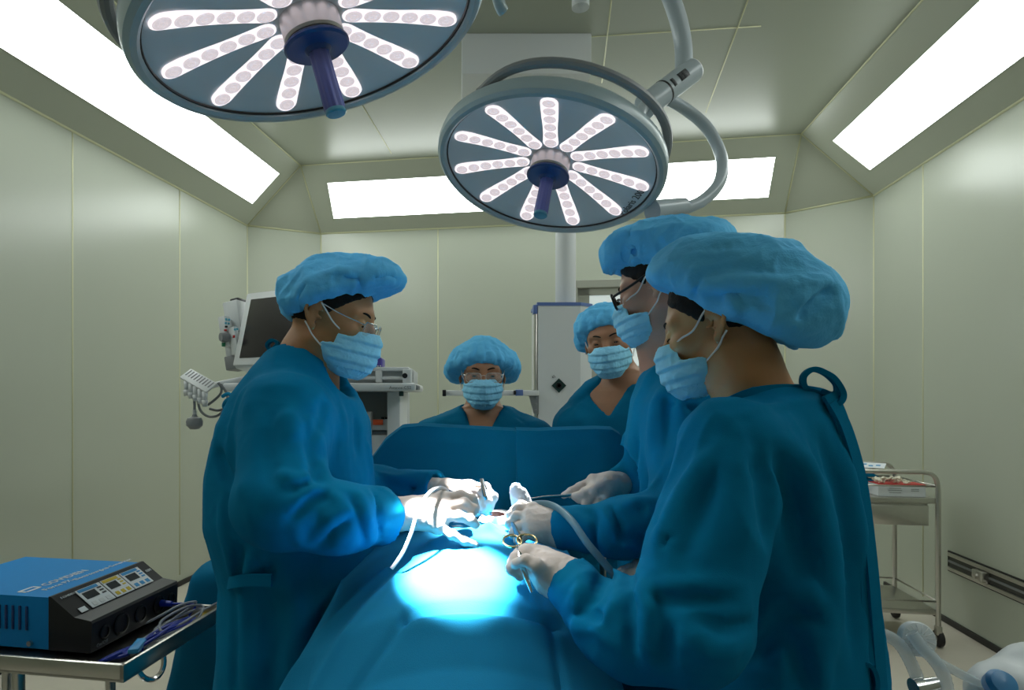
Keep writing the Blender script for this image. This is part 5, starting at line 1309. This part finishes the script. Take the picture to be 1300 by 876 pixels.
# ---- two staff behind the screen
def vcut(p0, slope, y0):
    """V shaped neckline opening at the front of a scrub top"""
    c, s = math.cos(slope), math.sin(slope)
    return lambda P: np.maximum(np.abs(P[0] - p0.x) * c - (P[2] - p0.z) * s, P[1] - y0)
pA = person(.075, 2.13, 'person in teal scrubs and thin glasses looking over the middle of the screen')
hA = Head(W(612.5, 475, 2.10), (.0, -1), 7, 0, .95)
rA = px_rows([(514, 613, .055, .075), (521, 613, .07, .11), (528, 613, .085, .15), (536, 613, .10, .18), (555, 613, .115, .205), (640, 613, .125, .215), (760, 613, .135, .22), (860, 613, .15, .24)], 2.13)
capA = dict(blobs=[((0, -.015, .042), (.112, .098, .074), 0), ((.075, -.03, .005), (.045, .07, .050), 0), ((-.075, -.03, .008), (.048, .07, .050), 0)], rim=(.000, .46), pleats=17, amp=.0045, scale=24, mat='cap2')
build_head(pA, hA, M['skin_brown'], [(hA.pt(0, -.02, -.045), .052), (W(613, 520, 2.125), .055), (W(613, 540, 2.13), .06)], lambda P: stack(P, [(z - .012, x, y, a * .93, b * .93) for z, x, y, a, b in rA], (0, -1)), 'mask', capA, ('thin', M['steel']), -.03, 51, 0)
arA = [([W(540 + 8, 560, 2.12), W(530, 650, 2.10), W(575, 690, 1.95)], [.07, .055, .045], False), ([W(678, 560, 2.12), W(695, 650, 2.10), W(650, 690, 1.95)], [.07, .055, .045], False)]
garment(pA, 'scrub_top', rA, (0, -1), arA, M['scrub'], [([W(613, 524, 2.12), W(613, 490, 2.11)], [.072, .078])], [([(560, 533), (572, 528), (582, 524)], .006, .005), ([(650, 528), (662, 534), (670, 540)], .006, -.005)], (-.30, 1.78, .55), (.46, 2.35, 1.37), .008, 61, .0045, (9, 9, 4), vcut(W(613, 575, 2.0), math.radians(25), 2.12))
legs(pA, .075, 2.14, (0, -1), M['scrub'])
pB = person(.54, 2.02, 'person in V neck teal scrubs looking down beside the white supply column')
hB = Head(W(773, 433, 1.99), (-.33, -.94), 10, -7, .95)
rB = px_rows([(470, 797, .05, .07), (480, 796, .07, .105), (492, 795, .085, .145), (507, 795, .10, .18), (528, 795, .115, .205), (570, 795, .125, .215), (700, 795, .135, .22), (850, 795, .15, .24)], 2.02)
capB = dict(blobs=[((0, -.012, .045), (.100, .100, .074), 0), ((.055, -.06, .012), (.055, .06, .05), 0), ((-.060, -.05, .012), (.055, .06, .05), 0)], rim=(.004, .46), pleats=17, amp=.0045, scale=24, mat='cap2')
build_head(pB, hB, M['skin_brown'], [(hB.pt(0, -.02, -.045), .050), (W(792, 482, 2.01), .053), (W(795, 505, 2.02), .06)], lambda P: stack(P, [(z - .012, x, y, a * .93, b * .93) for z, x, y, a, b in rB], (-.3, -.95)), 'mask', capB, None, -.03, 53, 0)
MB().lathe([(.001, -.004), (.004, 0), (.001, .004)], Matrix.Translation(hB.pt(-.080, -.004, -.034)), 10).build('earring', M['chrome'], pB)
MB().lathe([(.001, -.004), (.004, 0), (.001, .004)], Matrix.Translation(hB.pt(.080, -.004, -.034)), 10).build('earring', M['chrome'], pB)
arB = [([W(732, 545, 2.0), W(722, 620, 1.97), W(760, 680, 1.90)], [.072, .055, .045], False), ([W(858, 545, 2.04), W(870, 640, 2.02), W(830, 690, 1.92)], [.072, .055, .045], False)]
garment(pB, 'scrub_top', rB, (-.3, -.95), arB, M['scrub'], [([W(795, 488, 2.01), W(788, 455, 2.0)], [.066, .072])], [([(764, 486), (766, 510), (770, 530)], .006, .006), ([(722, 530), (735, 510), (752, 495)], .008, -.006)], (.14, 1.72, .55), (.86, 2.26, 1.46), .008, 63, .0045, (9, 9, 4), vcut(W(776, 530, 1.9), math.radians(33), 2.0))
legs(pB, .54, 2.03, (-.3, -.95), M['scrub'])

# ------------------------------------------------------------------ instruments in the hands
pe = empty('electrosurgical_pencil', W(590, 640, 1.25), 'white cautery pencil held in the left surgeon\'s nearer glove', 'instrument')
MB().tube([W(566, 622, 1.235), W(578, 630, 1.255), W(600, 648, 1.28)], [.0045, .0055, .0045], 10).build('pencil_body', M['navy'], pe)
MB().cyl(W(600, 648, 1.28), W(614, 657, 1.30), .0035, .0012, 8).build('electrode', M['chrome'], pe)
cd = MB().tube(spline([W(497, 722, 1.10), W(511, 702, 1.11), W(522, 677, 1.12), W(530, 652, 1.13), W(543, 628, 1.155), W(558, 619, 1.20), W(568, 623, 1.235)], 8), .0036, 8)
tag(cd.build('pencil_cord', M['cable_white']), 'white cord curving from the drape over the left surgeon\'s glove', 'cord')
fo = empty('forceps', W(617, 632, 1.34), 'slim steel forceps held upright in the left surgeon\'s farther glove', 'instrument')
MB().tube([W(611, 608, 1.335), W(616, 630, 1.315), W(622, 654, 1.33)], [.0045, .005, .0015], 8, True, .5).build('forceps_blade', M['chrome'], fo)
MB().tube([W(612, 608, 1.34), W(619, 630, 1.325), W(624, 654, 1.335)], [.0045, .005, .0015], 8, True, .5).build('forceps_blade', M['chrome'], fo)
rt = empty('retractor', W(706, 631, 1.42), 'long steel retractor held in the right-hand doctor\'s far glove', 'instrument')
MB().tube([W(668, 634, 1.38), W(690, 631, 1.405), W(720, 629, 1.43), W(746, 626, 1.44)], [.003, .0045, .005, .005], 10, True, .7).build('retractor_blade', M['chrome'], rt)
MB().tube([W(722, 631, 1.43), W(742, 627, 1.425), W(752, 622, 1.43)], [.003, .003, .003], 8).build('retractor_handle', M['steel'], rt)
tb = MB().tube(spline([W(662, 650, 1.275), W(676, 641, 1.255), W(695, 640, 1.235), W(712, 648, 1.20), W(728, 664, 1.15), W(746, 690, 1.12), W(768, 716, 1.11), W(790, 745, 1.11), W(805, 790, 1.11)], 8), .0068, 12)
tag(tb.build('suction_tube', mat('suction_hose', (.22, .42, .52, 1), .3, alpha=.7)), 'translucent suction tube arching over the right-hand doctor\'s glove', 'tube')
nh = empty('needle_holder', W(660, 690, 1.13), 'scissor like needle holder with gold rings lying on the drape', 'instrument')
for c, w_ in (((650, 687), 12), ((669, 686), 13)):
    C_ = W(c[0], c[1], 1.13); Mr = frame(C_, (1, 0, 0), (0, -.45, .9))
    MB().tube([Mr @ V((.0015 * w_ * .9 * math.cos(a), .0165 * math.sin(a), 0)) for a in [2 * PI * k / 24 for k in range(24)]], .0022, 8, False, 1, True).build('finger_ring', M['gold'], nh)
MB().tube([W(657, 690, 1.13), W(656, 678, 1.15), W(650, 664, 1.19)], [.003, .004, .0025], 8).build('shank', M['print_blue'], nh)
MB().tube([W(663, 690, 1.13), W(659, 678, 1.155), W(651, 664, 1.19)], [.003, .004, .0025], 8).build('shank', M['chrome'], nh)
ps = empty('tissue_forceps', W(665, 720, 1.0), 'steel instrument with a green dot held in the nearest nurse\'s glove', 'instrument')
MB().tube([W(658, 694, 1.035), W(662, 712, 1.0), W(668, 732, .985), W(675, 752, .975)], [.0042, .0045, .0045, .002], 10, True, .7).build('shaft', M['chrome'], ps)
MB().cyl(W(661, 713, .993), W(662, 716, .990), .0055).build('green_dot', M['green'], ps)
